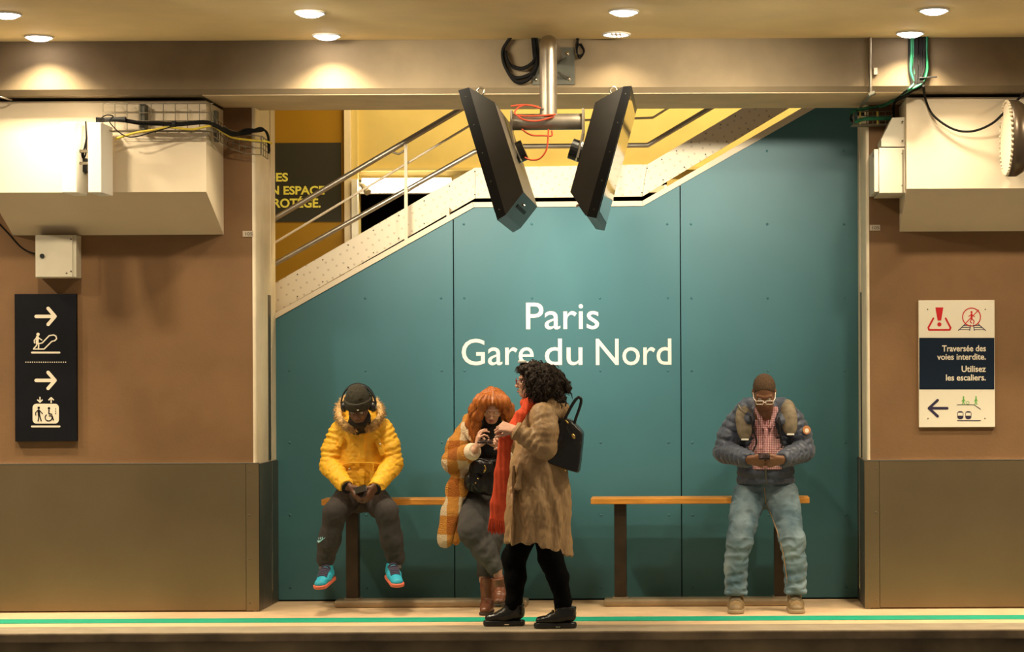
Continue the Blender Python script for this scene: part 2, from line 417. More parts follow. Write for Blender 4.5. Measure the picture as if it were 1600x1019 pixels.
MB().box((W(553, 300, DB).x, yb - .13, 0), (W(562, 300, DB).x, yb - .072, W(553, 282, DB).z)).build('white_post', M['white'], sw)
p0 = W(556, 290, DB); p1 = W(1042, 297, DB)
MB().box((p0.x, yb - .02, p1.z - .02), (p1.x, yb + .06, W(600, 292, DB).z)).build('opening_lintel', M['white'], sw)
tag(MB().box((X0, .6, 5.2), (X1, yb + .7, 5.3)).build('ceiling_stairwell', M['ceiling']), kind='structure')
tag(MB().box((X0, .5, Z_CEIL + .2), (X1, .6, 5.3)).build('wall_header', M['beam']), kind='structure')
for x in (-1.9, -.2, 1.4):
    la = bpy.data.lights.new('stairwell_lamp', 'AREA'); la.shape = 'RECTANGLE'; la.size = 1.2; la.size_y = .12; la.energy = 45; la.color = (1.0, .80, .40)
    lo = bpy.data.objects.new('stairwell_lamp', la); COL.objects.link(lo); lo.location = (x, 1.1, 5.15)
# strip lamp in the opening
tl = thing('strip_lamp', W(632, 286, DB - .05), 'glowing white strip lamp above the black opening behind the stair rail', 'lamp')
A, B = W(566, 287, DB - .05), W(703, 286, DB - .05)
mt = mat('strip lamp tube', (.9, .9, .9), .5, emit=((1, .93, .85), 7.0))
MB().tube([A, B], .026, 10).build('tube', mt, tl)
MB().box((A.x - .01, A.y + .027, A.z + .0), (B.x + .01, A.y + .05, A.z + .05)).build('fitting', M['white'], tl)
# poster
ps = thing('poster', W(482, 347, DB - .07), 'dark poster with yellow capital lettering on the ochre wall behind the handrail', 'poster')
dP = DB - .062
q0, q1 = W(380, 347, dP), W(533, 223, dP)
MB().box((q0.x, q0.y - .004, q0.z), (q1.x, q0.y, q1.z)).build('sheet', M['poster'], ps)
text_obj('lettering', 'DES', M['posterink'], (416, 270, 450, 284), dP - .0045, ps, .001, bold=.03)
text_obj('lettering', 'UN', M['posterink'], (410, 290.5, 436, 304.5), dP - .0045, ps, .001, bold=.03)
text_obj('lettering', 'ESPACE', M['posterink'], (443, 290.5, 507, 304.5), dP - .0045, ps, .001, bold=.03)
text_obj('lettering', 'PROTÉGÉ.', M['posterink'], (417, 306.5, 501, 325), dP - .0045, ps, .001, bold=.03)
# door closer by the white post
dc = thing('spotlight', W(572, 296, DB - .1), 'small pale spotlight clipped beside the white post', 'lamp')
MB().tube([W(562, 287, DB - .12), W(568, 291, DB - .2)], .012, 8).build('arm', M['white'], dc)
MB().tube([W(566, 289, DB - .2), W(575, 301, DB - .25)], [.02, .03], 12).build('shade', M['boxgrey'], dc)

# ------------------------------------------------------------------ downlights
em = mat('downlight lens', (.9, .9, .9), .5, emit=((1.0, .90, .84), 22.0))
em2 = mat('downlight led', (.9, .9, .9), .5, emit=((1.0, .85, .75), 9.0))
def downlight(x, d, label, dim=False, light=1.0):
    y = d - D0; r = .083
    t = thing('downlight', (x, y, Z_CEIL), label, 'lamp', 'ceiling downlights')
    rg = MB(); rg.tube([(x + (r + .006) * math.cos(a), y + (r + .006) * math.sin(a), Z_CEIL - .004) for a in [2 * math.pi * i / 32 for i in range(32)]], .009, 8, closed=True)
    rg.build('ring', M['white'], t)
    if dim:
        MB().disc((x, y, Z_CEIL - .001), (0, 0, -1), r, .004, 28).build('lens', M['boxgrey'], t)
        ld = MB()
        for i in range(14):
            a = 2 * math.pi * i / 14; ld.dome((x + .066 * math.cos(a), y + .066 * math.sin(a), Z_CEIL - .005), (0, 0, -1), .010, .008, 8, 2)
        tag(ld.build('led_ring', em2, t), kind='stuff')
    else:
        MB().dome((x, y, Z_CEIL - .001), (0, 0, -1), r, .034, 28, 4).build('lens', em, t)
    la = bpy.data.lights.new('downlight_lamp', 'AREA'); la.shape = 'DISK'; la.size = .14; la.energy = LAMP_W * light; la.color = LAMP_COL; la.spread = math.radians(164 if d < 14 else 112)
    lo = bpy.data.objects.new('downlight_lamp', la); COL.objects.link(lo); lo.location = (0, 0, -.03); lo.parent = t
    return t
xs1 = [-4.29, -2.40, -.45, 1.48]; xs2 = [-4.36, -2.45, -.53, 1.42]
words = ['first', 'second', 'third', 'fourth']
for i in range(4):
    downlight(xs1[i], 13.5, f'glowing round ceiling downlight, {words[i]} from left in the row nearer the camera')
    downlight(xs2[i], 14.4, (f'glowing round ceiling downlight, {words[i]} from left in the row beside the beam' if i != 2 else 'dim round ceiling downlight with a ring of small lights, above the tilted screens'), i == 2, .10 if i == 2 else .62)
for x in (-6.2, 3.35):                       # the same rows go on beyond the frame: lamps only
    for d in (13.5, 14.4):
        la = bpy.data.lights.new('downlight_lamp', 'AREA'); la.shape = 'DISK'; la.size = .14; la.energy = LAMP_W; la.color = LAMP_COL; la.spread = math.radians(164 if d < 14 else 112)
        lo = bpy.data.objects.new('downlight_lamp', la); COL.objects.link(lo); lo.location = (x, d - D0, Z_CEIL - .03)

# ------------------------------------------------------------------ twin screens on their bracket
dS0, dS1 = 13.42, 14.58
def screen(px_prof, flip, label):
    """side profile in photo pixels on the near plane: bezel outer top, bezel inner top, housing top, housing bottom, bezel inner bottom, bezel outer bottom"""
    A, B, C_, Dd, E_, F_ = [W(x, y, dS0) for x, y in px_prof]
    dep = V(0, dS1 - dS0, 0)
    t = thing('display_screen', (A + F_) / 2 + dep / 2, label, 'screen', 'twin display screens')
    m = MB(); m.prism([B, C_, Dd, E_], dep); m.build('housing', M['screenbody'], t)
    m = MB(); m.prism([A, B, E_, F_], dep)
    m.build('bezel', M['screenbezel'], t)
    # glass on the outer face
    ax = (F_ - A).normalized(); nrm = V(ax.z, 0, -ax.x) * (1 if flip else -1)
    if nrm.dot(A - B) < 0: nrm = -nrm
    ga, gb = A + ax * .05, F_ - ax * .05
    m = MB(); m.prism([ga + V(0, .05, 0), gb + V(0, .05, 0), gb + dep - V(0, .05, 0), ga + dep - V(0, .05, 0)], nrm * .004); m.build('glass', M['glass'], t)
    # eye bolt on top, screws along the bezel, slot underneath
    top = (B * .62 + C_ * .38) + V(0, .12, 0); ring = MB()
    cx = top + V(0, 0, .028)
    ring.tube([cx + V(.021 * math.cos(a), 0, .021 * math.sin(a)) for a in [2 * math.pi * i / 20 for i in range(20)]], .0065, 6, closed=True)
    ring.tube([top - V(0, 0, .02), top + V(0, 0, .01)], .009, 8); ring.build('eye_bolt', M['chrome'], t)
    for k in range(5):
        p = (A * .5 + B * .5).lerp(F_ * .5 + E_ * .5, .06 + .22 * k)
        MB().dome(p, (0, -1, 0), .006, .004, 8, 2).build('screw', M['plate'], t)
    u = (Dd - E_).normalized(); n2 = V(u.z, 0, -u.x); n2 = n2 if n2.z < 0 else -n2
    c0 = E_.lerp(Dd, .5) + V(0, .16, 0)
    m = MB(); m.prism([c0 - u * .012, c0 + u * .012, c0 + u * .012 + V(0, .62, 0), c0 - u * .012 + V(0, .62, 0)], n2 * .005); m.build('vent_slot', M['black'], t)
    m = MB(); m.tube([c0 + u * .03 + V(0, .2, 0), c0 + u * .03 + V(0, .2, 0) + n2 * .02], .008, 8); m.build('lock', M['chrome'], t)
    return t
screen([(716, 141), (733, 136.5), (773, 160), (818, 300), (790, 336), (777, 344)], False, 'dark slanting display screen, the left one of the pair hanging from the pole')
screen([(987, 134), (974, 135), (930, 160), (891, 300), (917, 338), (932, 341)], True, 'dark slanting display screen, the right one of the pair hanging from the pole')

dM = 14.0; yM = dM - D0
br = thing('screen_bracket', W(857, 70, dM), 'steel pole with T-shaped crossbar bracket that carries the twin screens', 'bracket')
pt, pb = W(856.5, 72, dM), W(856.5, 182, dM); rP = 13.5 / FPX * dM
ztop = W(856, 66, dM).z
MB().tube([V(pt.x, yM, pb.z), V(pt.x, yM, ztop - rP)] + [V(pt.x, yM + rP * (1 - math.cos(a)), ztop - rP + rP * math.sin(a)) for a in (.4, .8, 1.2, math.pi / 2)] + [V(pt.x, yB, ztop)], rP, 24).build('pole', M['pipe'], br)
q0, q1 = W(832, 133, D_BEAM), W(898, 74, D_BEAM)
MB().box((q0.x, yB - .012, q0.z), (q1.x, yB, q1.z), bev=.003).build('plate', M['plate'], br)
for px, py in ((838, 82), (838, 125), (887, 84), (889, 124)):
    p = W(px, py, D_BEAM); MB().dome((p.x, yB - .012, p.z), (0, -1, 0), .016, .012, 8, 2).build('bolt', M['chrome'], br)
for px, py, qx, qy in ((872, 96, 884, 90), (872, 112, 884, 120)):
    a, b = W(px, py, D_BEAM - .1), W(qx, qy, D_BEAM - .012); MB().prism([a, b, b + V(0, 0, -.02), a + V(0, -.05, -.02)], (.008, 0, 0)).build('gusset', M['plate'], br)
c0, c1 = W(801, 191, dM), W(911, 190, dM); rC = 12.8 / FPX * dM
MB().tube([c0, c1], rC, 24).build('crossbar', M['pipe'], br)
for px, y0, y1, lean in ((800, 174, 246, 8), (911.5, 171, 248, -8)):
    a, b, c = W(px, y0, dM), W(px, 208, dM), W(px + lean, y1, dM)
    m = MB(); m.tube([a - V(0, 0, 0), a + V(.001, 0, 0)], .001, 4)
    m = MB()
    for P, Q in ((a, b), (b, c)):
        m.prism([P + V(-.006, -.07, 0), P + V(.006, -.07, 0), Q + V(.006, -.07, 0), Q + V(-.006, -.07, 0)], (0, .14, 0))
    m.build('flange', M['pipe'], br)
for (ax, ay, bx, by) in ((806, 240, 820, 234), (909, 238, 892, 232)):
    a, b = W(ax, ay, dM), W(bx, by, dM); n = (b - a).normalized()
    MB().tube([a - n * .02, a, b], .068, 20, smooth=False).build('rotary_mount', M['mount'], br)
    MB().tube([a - n * .022, a - n * .008], .085, 20, smooth=False).build('mount_plate', M['pipe'], br)
    MB().tube([a + n * .012, a + n * .02], .070, 20, smooth=False).build('mount_band', M['chrome'], br)

def cable(name, pts, r, m, label=None, cat='cable', parent=None, group=None, seg=6, n=8):
    o = MB().tube(smooth_path(pts, n), r, seg).build(name, m, parent)
    if not parent: tag(o, label, cat, group)
    return o
dr = dM - rC - .01
rw = thing('red_cable', W(855, 180, dr), 'thin red cable looped round the screen pole and crossbar', 'cable')
cable('strand', [W(798, 166, dr), (W(815, 164, dr)), W(830, 165, dr), W(845, 169, dM - rP - .006)], .0055, M['cable_red'], parent=rw)
cable('strand', [W(842, 167, dM - rP - .006), W(820, 164, dr), W(806, 172, dr), W(808, 180, dr), W(838, 181, dr), W(868, 179, dr - .01)], .0055, M['cable_red'], parent=rw)
cable('strand', [W(808, 180, dr), W(818, 187, dr - .01), W(840, 189, dr - .01), W(866, 182, dr)], .0055, M['cable_red'], parent=rw)
cable('strand', [W(815, 202, dr + .02), W(830, 211, dr), W(850, 212, dr), W(862, 212, dr), W(862, 204, dr)], .0055, M['cable_red'], parent=rw)
cable('strand', [W(857, 202, dr), W(856, 220, dr), W(853, 236, dr), W(843, 248, dr), W(830, 250, dr), W(820, 246, dr)], .0055, M['cable_red'], parent=rw)
# cable coils on the beam
dc_ = D_BEAM - .03
cb = thing('cable_coil', W(812, 62, dc_), 'large coil of black cable hanging on the beam beside the pole plate', 'cable')
random.seed(3)
for k in range(5):
    j = lambda a=2.5: random.uniform(-a, a); dd = dc_ - .008 * k
    top = 58; xl, xr, yb_ = 786 + j(), 837 + j(2), 122 + j(7)
    cable('loop', [W(797 + j(), top, dd), W(xl, 78 + j(), dd), W(xl + 4, 104, dd), W(806 + j(), yb_, dd), W(826, yb_ - 4, dd), W(xr, 104 + j(), dd), W(xr + j(), 80, dd), W(xr - 4, top, dd)], .0085, M['cable'], parent=cb)
for k in range(2):
    dd = dc_ - .02 - .012 * k
    cable('loop', [W(789 + k, 80, dd), W(797, 100 + 3 * k, dd), W(815, 106 + 2 * k, dd), W(831, 98 + 2 * k, dd), W(838, 86, dd)], .0085, M['cable'], parent=cb)
for k in range(3):
    cable('tail', [W(832 + 3 * k, 58, dc_ - .01 * k), W(834 + 3 * k, 80, dc_ - .01 * k), W(836 + 2 * k, 100, dc_ - .01 * k), W(834, 118, dc_)], .010, M['cable'], parent=cb)
cb2 = thing('cable_coil', W(905, 62, dc_), 'small tangle of thin black cable hanging on the beam right of the pole plate', 'cable')
for k in range(4):
    j = lambda: random.uniform(-3, 3)
    cable('loop', [W(902 + j(), 60, dc_ - .006 * k), W(902 + j(), 70, dc_ - .006 * k), W(900 + j(), 82 + j(), dc_ - .006 * k), W(906, 89 + j(), dc_ - .006 * k), W(912 + j() * .5, 80, dc_ - .006 * k), W(905 + j(), 68, dc_ - .006 * k)], .004, M['cable'], parent=cb2)

# ------------------------------------------------------------------ boxed casings on the piers
def casing(xa, xc, label):
    t = thing('boxed_casing', ((xa + xc) / 2, yP, 2.67), label, 'casing')
    z1 = 3.535; zf = W(0, 302, D_CASE).z + .004; zb = 2.66
    a, b = sorted((xa, xc))
    MB().prism([(a, yP, zb), (a, yC, zf), (a, yC, z1), (a, yP, z1)], (b - a, 0, 0)).build('casing', M['casing'], t)
    return t, zf
xcl = W(322, 230, D_CASE).x; xcr = W(1416.5, 230, D_CASE).x
cL, zf = casing(W(-20, 0, D_CASE).x, xcl, 'cream boxed casing with sloped underside on the pier above the black sign')
cR, _ = casing(xcr, X1, 'cream boxed casing with sloped underside on the pier above the white and navy sign')
# white twin panels standing off the left casing
tp = thing('antenna', W(137, 300, D_CASE), 'pair of slim white upright panels on a bracket before the cream casing', 'antenna')
def upright(xa, xb, d):
    a, b = W(xa, 301, d), W(xb, 191, d)
    MB().box((a.x, d - D0, a.z), (b.x, D_CASE - .03 - D0, b.z), bev=.006).build('panel', M['white'], tp)
upright(97, 119, 14.48); upright(137.5, 158, 14.45)
for y in (236, 255):
    a, b = W(119, y, 14.56), W(140, y, 14.56); MB().box((a.x, a.y - .008, a.z - .010), (b.x, a.y + .02, a.z + .008)).build('bracket', M['wire'], tp)
a = W(130, 262, 14.66); MB().box((a.x - .03, a.y - .03, a.z - .03), (a.x + .03, yC, a.z + .06)).build('clamp', M['black'], tp)
for k, (dx, dy) in enumerate(((0, 0), (3, 4), (-3, 6))):
    cable('tail', [W(134, 190, 14.68), W(135, 215 + dy, 14.62), W(131 + dx, 236 + dy, 14.60), W(130, 252, 14.66), W(131 + dx, 268 + dy, 14.66)], .006, M['cable'], parent=tp)

# wire cable tray along the casing top, round its end and onto the pier
tr = thing('cable_tray', W(250, 185, D_CASE), 'wire mesh cable tray round the top corner of the cream casing', 'cable tray')
dT = D_CASE - .12
def wires(path, y0, y1, nv, name='mesh_side'):
    m = MB(); P = [Vector(p) for p in path]; z0, z1 = y0, y1
    for f in (0, .36, .66, 1.0):
        m.tube([V(p.x, p.y, p.z + (z1 - z0) * f) for p in P], .0035, 5)
    for a, b, n in zip(P, P[1:], nv):
        for i in range(n + 1):
            q = a.lerp(b, i / n); m.tube([V(q.x, q.y, q.z), V(q.x, q.y, q.z + (z1 - z0))], .0030, 5)
    o = m.build(name, M['wire'], tr); return tag(o, kind='stuff')
zT0, zT1 = W(250, 204, dT).z, W(250, 162, dT).z
ta, tb = W(160, 0, dT).x, W(330, 0, dT).x
front = [V(ta, dT - D0, zT0), V(tb, dT - D0, zT0)]
wires(front, zT0, zT1, [9])
xo = xcl + .06
side = [V(tb, dT - D0, zT0), V(xo, yC - .04, zT0 - .03), V(xo, yP - .14, zT0 - .06), V(XL - .05, yP - .10, zT0 - .10), V(XL + .06, yP - .10, zT0 - .11)]
wires(side, zT0, zT1 - .05, [2, 4, 3, 2])
m = MB()
for i in range(10):
    x = ta + (tb - ta) * i / 9; m.tube([V(x, dT - D0, zT0), V(x, yC, zT0 + .0)], .0030, 5); m.tube([V(x, dT - D0, zT1), V(x, dT - D0 + .06, zT1 + .01)], .0030, 5)
for y in (dT - D0 + .03, dT - D0 + .07): m.tube([V(ta, y, zT0), V(tb, y, zT0)], .0030, 5)
tag(m.build('mesh_floor', M['wire'], tr), kind='stuff')
for px, ww in ((222, 7),):
    a, b = W(px - ww / 2, 203, dT + .02), W(px + ww / 2, 162, dT + .02); MB().box((a.x, a.y, a.z), (b.x, yC, b.z)).build('bracket', M['plate'], tr)
a = W(338, 190, D_CASE); MB().box((xcl + .03, yC + .10, zT0 - .05), (xcl + .05, yC + .17, zT1 - .02)).build('bracket', M['plate'], tr)
wires([V(XL + .07, yP - .12, zT0 - .11), V(XL + .07, yP + .10, zT0 - .12)], zT0, zT1 - .05, [3], 'mesh_end')

ck = thing('cable_bundle', W(240, 196, dT), 'bundle of black cables lying along the wire tray on the cream casing', 'cable')
random.seed(5)
dB_ = dT - .012
for k in range(7):
    j = lambda a: random.uniform(-a, a)
    o = .006 * (k % 3)
    pts = [W(150 + 12 * (k % 3), 187 + j(3), dB_), W(185, 187 + j(2), dB_ - o), W(215, 192 + j(2), dB_ - o), W(240, 193 + j(2), dB_ - o), W(275, 194 + j(2), dB_ - o), W(318, 191 + j(2), dB_ - o),
           W(336, 196 + j(2), dB_ + .05), W(352, 204 + j(3), D_CASE + .12), W(366, 209 + j(3), D_CASE + .24), W(385, 206 + j(4), D_PIER - .12), W(405, 203 + j(3), D_PIER - .13), W(414, 204, D_PIER - .1), W(419, 213 + j(2), D_PIER - .05), W(420 + j(2), 222 + 3 * k, D_PIER - .02)]
    cable('strand', pts, .0075, M['cable'], parent=ck, n=5)
a = W(272, 194, dB_); MB().tube([a - V(.012, 0, 0), a + V(.012, 0, 0)], .024, 10).build('tie', M['black'], ck)
a = W(185, 187, dB_ - .02); MB().tube([a - V(.09, 0, -.004), a + V(.05, 0, 0)], [.012, .02], 8).build('splice', M['black'], ck)
cable('yellow_cable', [W(180, 217, dT + .02), W(210, 208, dB_), W(240, 203, dB_), W(262, 199, dB_), W(300, 202, dB_), W(330, 197, dB_ + .03), W(348, 207, D_CASE + .1), W(364, 215, D_CASE + .25), W(390, 219, D_PIER - .12), W(415, 221, D_PIER - .1), W(424, 224, D_PIER - .05)],
      .008, M['cable_yellow'], 'thin yellow and green cable sagging under the black cables of the tray')
cable('thin_cable', [W(155, 187, 14.55), W(166, 180, 14.56), W(177, 182, 14.58), W(172, 192, 14.58), W(200, 214, 14.6), W(240, 206, 14.62), W(268, 198, 14.62)], .004, M['cable'], 'thin dark wire looping from the white panels to the tray')
# thin wire at the left edge of the frame above the casing
cable('thin_cable', [W(-8, 149, 14.6), W(6, 153, 14.62), W(18, 156, 14.72)], .006, M['pipe'], 'short pale wire running into the gap above the casing at the frame edge')

# junction box below the left casing
jb = thing('junction_box', W(88, 434, D_PIER), 'grey cream junction box with a black lock above the black sign', 'box')
a, b = W(55.5, 434, D_PIER - .13), W(119, 367, D_PIER - .13)
MB().box((a.x, yP - .13, a.z), (b.x, yP, b.z), bev=.006).build('body', M['boxgrey'], jb)
dr_ = MB().box((a.x + .003, yP - .143, a.z + .003), (W(114, 400, D_PIER - .13).x, yP - .131, b.z - .003), bev=.004).build('door', M['boxgrey'], jb)
p = W(66, 400, D_PIER - .145); MB().disc(p, (0, -1, 0), .016, .008, 14).build('lock', M['black'], dr_)
for px, py in ((111, 374), (111, 424), (104, 427)):
    p = W(px, py, D_PIER - .143); MB().dome(p, (0, -1, 0), .007, .004, 8, 2).build('screw', M['steel_dark'], dr_)
cable('thin_cable', [W(-6, 345, D_PIER - .01), W(14, 366, D_PIER - .01), W(30, 384, D_PIER - .012), W(44, 393, D_PIER - .012), W(57, 397, D_PIER - .05)], .006, M['cable'], 'thin dark wire on the brown wall running into the junction box')

# number plates on the piers
for px, py, side in ((387.5, 365.5, 'left pier just right of the casing'), (1367, 356, 'right pier below the cabinet')):
    a, b = W(px - 8, py + 4.5, D_PIER), W(px + 8, py - 4.5, D_PIER)
    t = thing('number_plate', (a + b) / 2, f'tiny raised number plate on the brown {side}', 'plate')
    MB().box((a.x, yP - .006, a.z), (b.x, yP, b.z)).build('plate', M['label'], t)
    text_obj('digits', '105', M['steel_dark'], (px - 4, py - 2.6, px + 7, py + 2.6), D_PIER - .006, t, .001, bold=.02)

# ------------------------------------------------------------------ black direction sign
dg = D_PIER - .035
sg = thing('direction_sign', W(71, 690, D_PIER), 'tall black direction sign with arrows, escalator and lift pictograms', 'sign')
a, b = W(23.5, 690, dg), W(119, 459, dg)
MB().box((a.x, dg - D0, a.z), (b.x, yP, b.z), bev=.003).build('board', M['signblack'], sg)
def arrow_right(x0, x1, y, h, wd):
    d = Draw(dg); d.line([(x0, y), (x1 - 1, y)], wd); d.line([(x1 - h * .86, y - h), (x1, y), (x1 - h * .86, y + h)], wd); d.build('arrow', M['signink'], sg)
arrow_right(56.5, 86, 494.5, 12.5, 5.4); arrow_right(56.5, 86, 594.5, 12.5, 5.4)
d = Draw(dg)
d.disc((59.5, 522.5), 2.6); d.line([(58.5, 527), (58, 536)], 4.6); d.line([(57, 528), (53.5, 532), (54, 536)], 1.7); d.line([(60.5, 528), (65.5, 531.5)], 1.7)
d.line([(58, 536), (57, 540), (53, 544.5)], 2); d.line([(59.5, 536), (60.5, 540), (60, 545)], 2)
d.line([(52.5, 545.5), (69, 545.5), (81, 533.5), (85.5, 532.5), (88.5, 529.5), (87.5, 525.5), (84, 523.5), (77, 524.5), (66, 536), (61, 537)], 1.9)
d.build('escalator_pictogram', M['signink'], sg)
for y in (551, 666.5): Draw(dg).line([(50, y), (93, y)], 2.9).build('underline', M['signink'], sg)
d = Draw(dg)
for i in range(19): d.disc((40.5 + 62 * i / 18, 566), .95, 8)
tag(d.build('dotted_line', M['signink'], sg), kind='stuff')
for x, s in ((62.5, 1), (80, -1)):
    d = Draw(dg); y0, y1 = (621, 628.5) if s > 0 else (629, 621.5)
    d.line([(x, y0), (x, y1)], 1.9); d.line([(x - 3.6, y1 - s * 3.4), (x, y1), (x + 3.6, y1 - s * 3.4)], 1.9); d.build('small_arrow', M['signink'], sg)
Draw(dg).rrect(51, 631, 92, 662, 6).build('lift_cabin', M['signink'], sg)
dg2 = Draw(dg - .0016)
dg2.disc((60.5, 637.3), 1.9, 12); dg2.line([(60.5, 641.5), (61, 649)], 3.6); dg2.line([(59, 641.5), (55.5, 645), (56, 649)], 1.3); dg2.line([(62, 641.5), (66.5, 646.5)], 1.3)
dg2.line([(60.3, 649), (60.5, 653), (59.5, 658)], 1.7); dg2.line([(62, 649), (63, 653), (64.5, 658)], 1.7)
dg2.disc((76.5, 638), 1.9, 12); dg2.line([(76.5, 641), (76.5, 646.5), (81, 647.5)], 1.8); dg2.line([(77, 650), (81.5, 650), (83.5, 656.5)], 1.7)
dg2.ring((76, 652.5), 5.4, 1.5, 24, math.radians(-25), math.radians(235))
for k in range(3): dg2.disc((87, 639 + 3.6 * k), .8, 8)
dg2.build('lift_pictogram', M['signblack'], sg)
# scuffs on sign kept as faint worn spots in the black material

# ------------------------------------------------------------------ white and navy warning sign
dw = D_PIER - .02
ws = thing('warning_sign', W(1494, 668, D_PIER), 'cream and navy warning sign with red triangle and French text', 'sign')
a, b = W(1436, 668, dw), W(1554, 469, dw)
MB().box((a.x, dw - D0, a.z), (b.x, yP, b.z), bev=.003).build('board', M['signwhite'], ws)
Draw(dw).poly([(1436.3, 528), (1553.6, 528), (1553.6, 608.5), (1436.3, 608.5)]).build('navy_band', M['navy'], ws)
d = Draw(dw)
d.line([(1458.5, 497.5), (1450.5, 512), (1451.5, 515.5), (1484, 515.5), (1485.2, 512), (1477.5, 497.5)], 2.8)
d.poly([(1461.5, 480.5), (1474, 480.5), (1470.5, 501), (1465, 501)]); d.disc((1467.8, 507), 3.3)
d.build('warning_triangle', M['red'], ws)
d = Draw(dw); d.ring((1518, 495.5), 14, 1.6, 36); d.line([(1508, 506), (1529, 484.5)], 1.4)
d.disc((1518, 487.8), 1.7, 10); d.line([(1518, 491), (1518, 498)], 3); d.line([(1518, 491.5), (1513.5, 494.5)], 1.2); d.line([(1518, 491.5), (1523, 495)], 1.2); d.line([(1518, 498), (1516, 503), (1518, 505)], 1.4); d.line([(1518.5, 498), (1522, 502), (1521, 506)], 1.4)
d.build('no_walking_pictogram', M['red'], ws)
d = Draw(dw); d.line([(1508, 506.5), (1497.5, 516.5)], 1.2); d.line([(1528.5, 506.5), (1540, 516.5)], 1.2)
for y, xa, xb in ((508.5, 1505.5, 1514.5), (511.5, 1502, 1515), (515, 1498, 1514.5)): d.line([(xa, y), (xb, y)], 1.0); d.line([(3036.8 - xa, y), (3036.8 - xb, y)], 1.0)
d.line([(1516.5, 508), (1515, 516.5)], 1.2); d.line([(1521, 508), (1522.5, 516.5)], 1.2)
d.build('track_pictogram', M['navyink'], ws)
text_obj('lettering', 'Traversée des', M['signink'], (1472, 539.5, 1540.3, 549.5), dw - .0014, ws, .001, bold=.018)
text_obj('lettering', 'voies interdite.', M['signink'], (1464.2, 552.5, 1540.3, 562.5), dw - .0014, ws, .001, bold=.018)
text_obj('lettering', 'Utilisez', M['signink'], (1502.5, 571.5, 1540.3, 581.5), dw - .0014, ws, .001, bold=.018)
text_obj('lettering', 'les escaliers.', M['signink'], (1478, 585, 1540.3, 595), dw - .0014, ws, .001, bold=.018)
Draw(dw).line([(1480, 638), (1452, 638)], 4.2).line([(1465, 625.5), (1451.5, 638), (1465, 650.5)], 4.2).build('arrow', M['navyink'], ws)
for px, py in ((1449.5, 483.5), (1539.5, 483.5), (1450, 654), (1539, 654)): MB().dome(W(px, py, dw), (0, -1, 0), .005, .003, 8, 2).build('screw', M['steel_dark'], ws)
d = Draw(dw)
for cx, s in ((1505.5, 1), (1525, -1)):
    d.disc((cx, 620.5), 1.3, 8); d.line([(cx, 623), (cx - .3, 628)], 2.2); d.line([(cx, 623.3), (cx - 2.6, 627)], .9); d.line([(cx, 623.3), (cx + 2.6, 627)], .9); d.line([(cx - .3, 628), (cx - 2, 632.2)], 1.1); d.line([(cx, 628), (cx + 1.6, 632.2)], 1.1)
d.ring((1512, 629.5), 2.2, .7, 14); d.build('walkers_pictogram', M['greenink'], ws)
d = Draw(dw); d.line([(1495.5, 632.6), (1522, 632.6), (1524, 634), (1526, 635.5), (1528, 636.5), (1530, 638), (1532, 639.5)], 1.0)
for cx in (1500.5, 1513):
    d.rrect(cx - 4.8, 642.6, cx + 4.8, 655, 3.6)
d.line([(1496, 657.4), (1532, 657.4)], 1.2); d.build('train_pictogram', M['navyink'], ws)
d = Draw(dw - .0015)
for cx in (1500.5, 1513): d.poly([(cx - 3.6, 645), (cx + 3.6, 645), (cx + 4, 649.6), (cx - 4, 649.6)])
tag(d.build('train_windows', M['signwhite'], ws), kind='stuff')

# ------------------------------------------------------------------ cabinet and cables on the right casing end
dCb = D_CASE + .10
cab = thing('electrical_cabinet', W(1388, 303, dCb), 'cream electrical cabinet with sloped cable hood on the end of the right casing', 'cabinet')
a, b = W(1373.5, 302, dCb), W(1410, 231, dCb)
MB().box((a.x, a.y, a.z), (xcr, yP, b.z), bev=.004).build('body', M['boxgrey'], cab)
a2 = W(1366, 300, dCb); dd_ = MB().box((a2.x, a.y + .004, a.z + .01), (a.x - .003, yP - .02, b.z - .008), bev=.003).build('door', M['boxgrey'], cab)
p = W(1366, 241, dCb); MB().box((p.x - .008, a.y + .01, p.z - .02), (p.x + .006, a.y + .03, p.z + .02)).build('latch', M['black'], dd_)
h = [W(1377, 229, dCb + .02), W(1377, 218, dCb + .02), W(1394, 184, dCb + .02), W(1410.5, 183, dCb + .02), W(1410.5, 229, dCb + .02)]
h = [V(q.x if i < 3 else xcr, q.y, q.z) for i, q in enumerate(h)]
MB().prism(h, (0, .30, 0)).build('cable_hood', M['boxgrey'], cab)
for px, py in ((1411, 190), (1411, 220), (1411, 240), (1411, 290)):
    MB().dome(W(px - 1, py, dCb - .001), (0, -1, 0), .007, .004, 8, 2).build('screw', M['steel_dark'], cab)
s0 = W(1409.5, 234, dCb - .003); s1 = W(1412.5, 301, dCb - .003); MB().box((s0.x, s0.y - .006, s1.z), (s1.x, s0.y, s0.z)).build('hinge', M['wire'], cab)

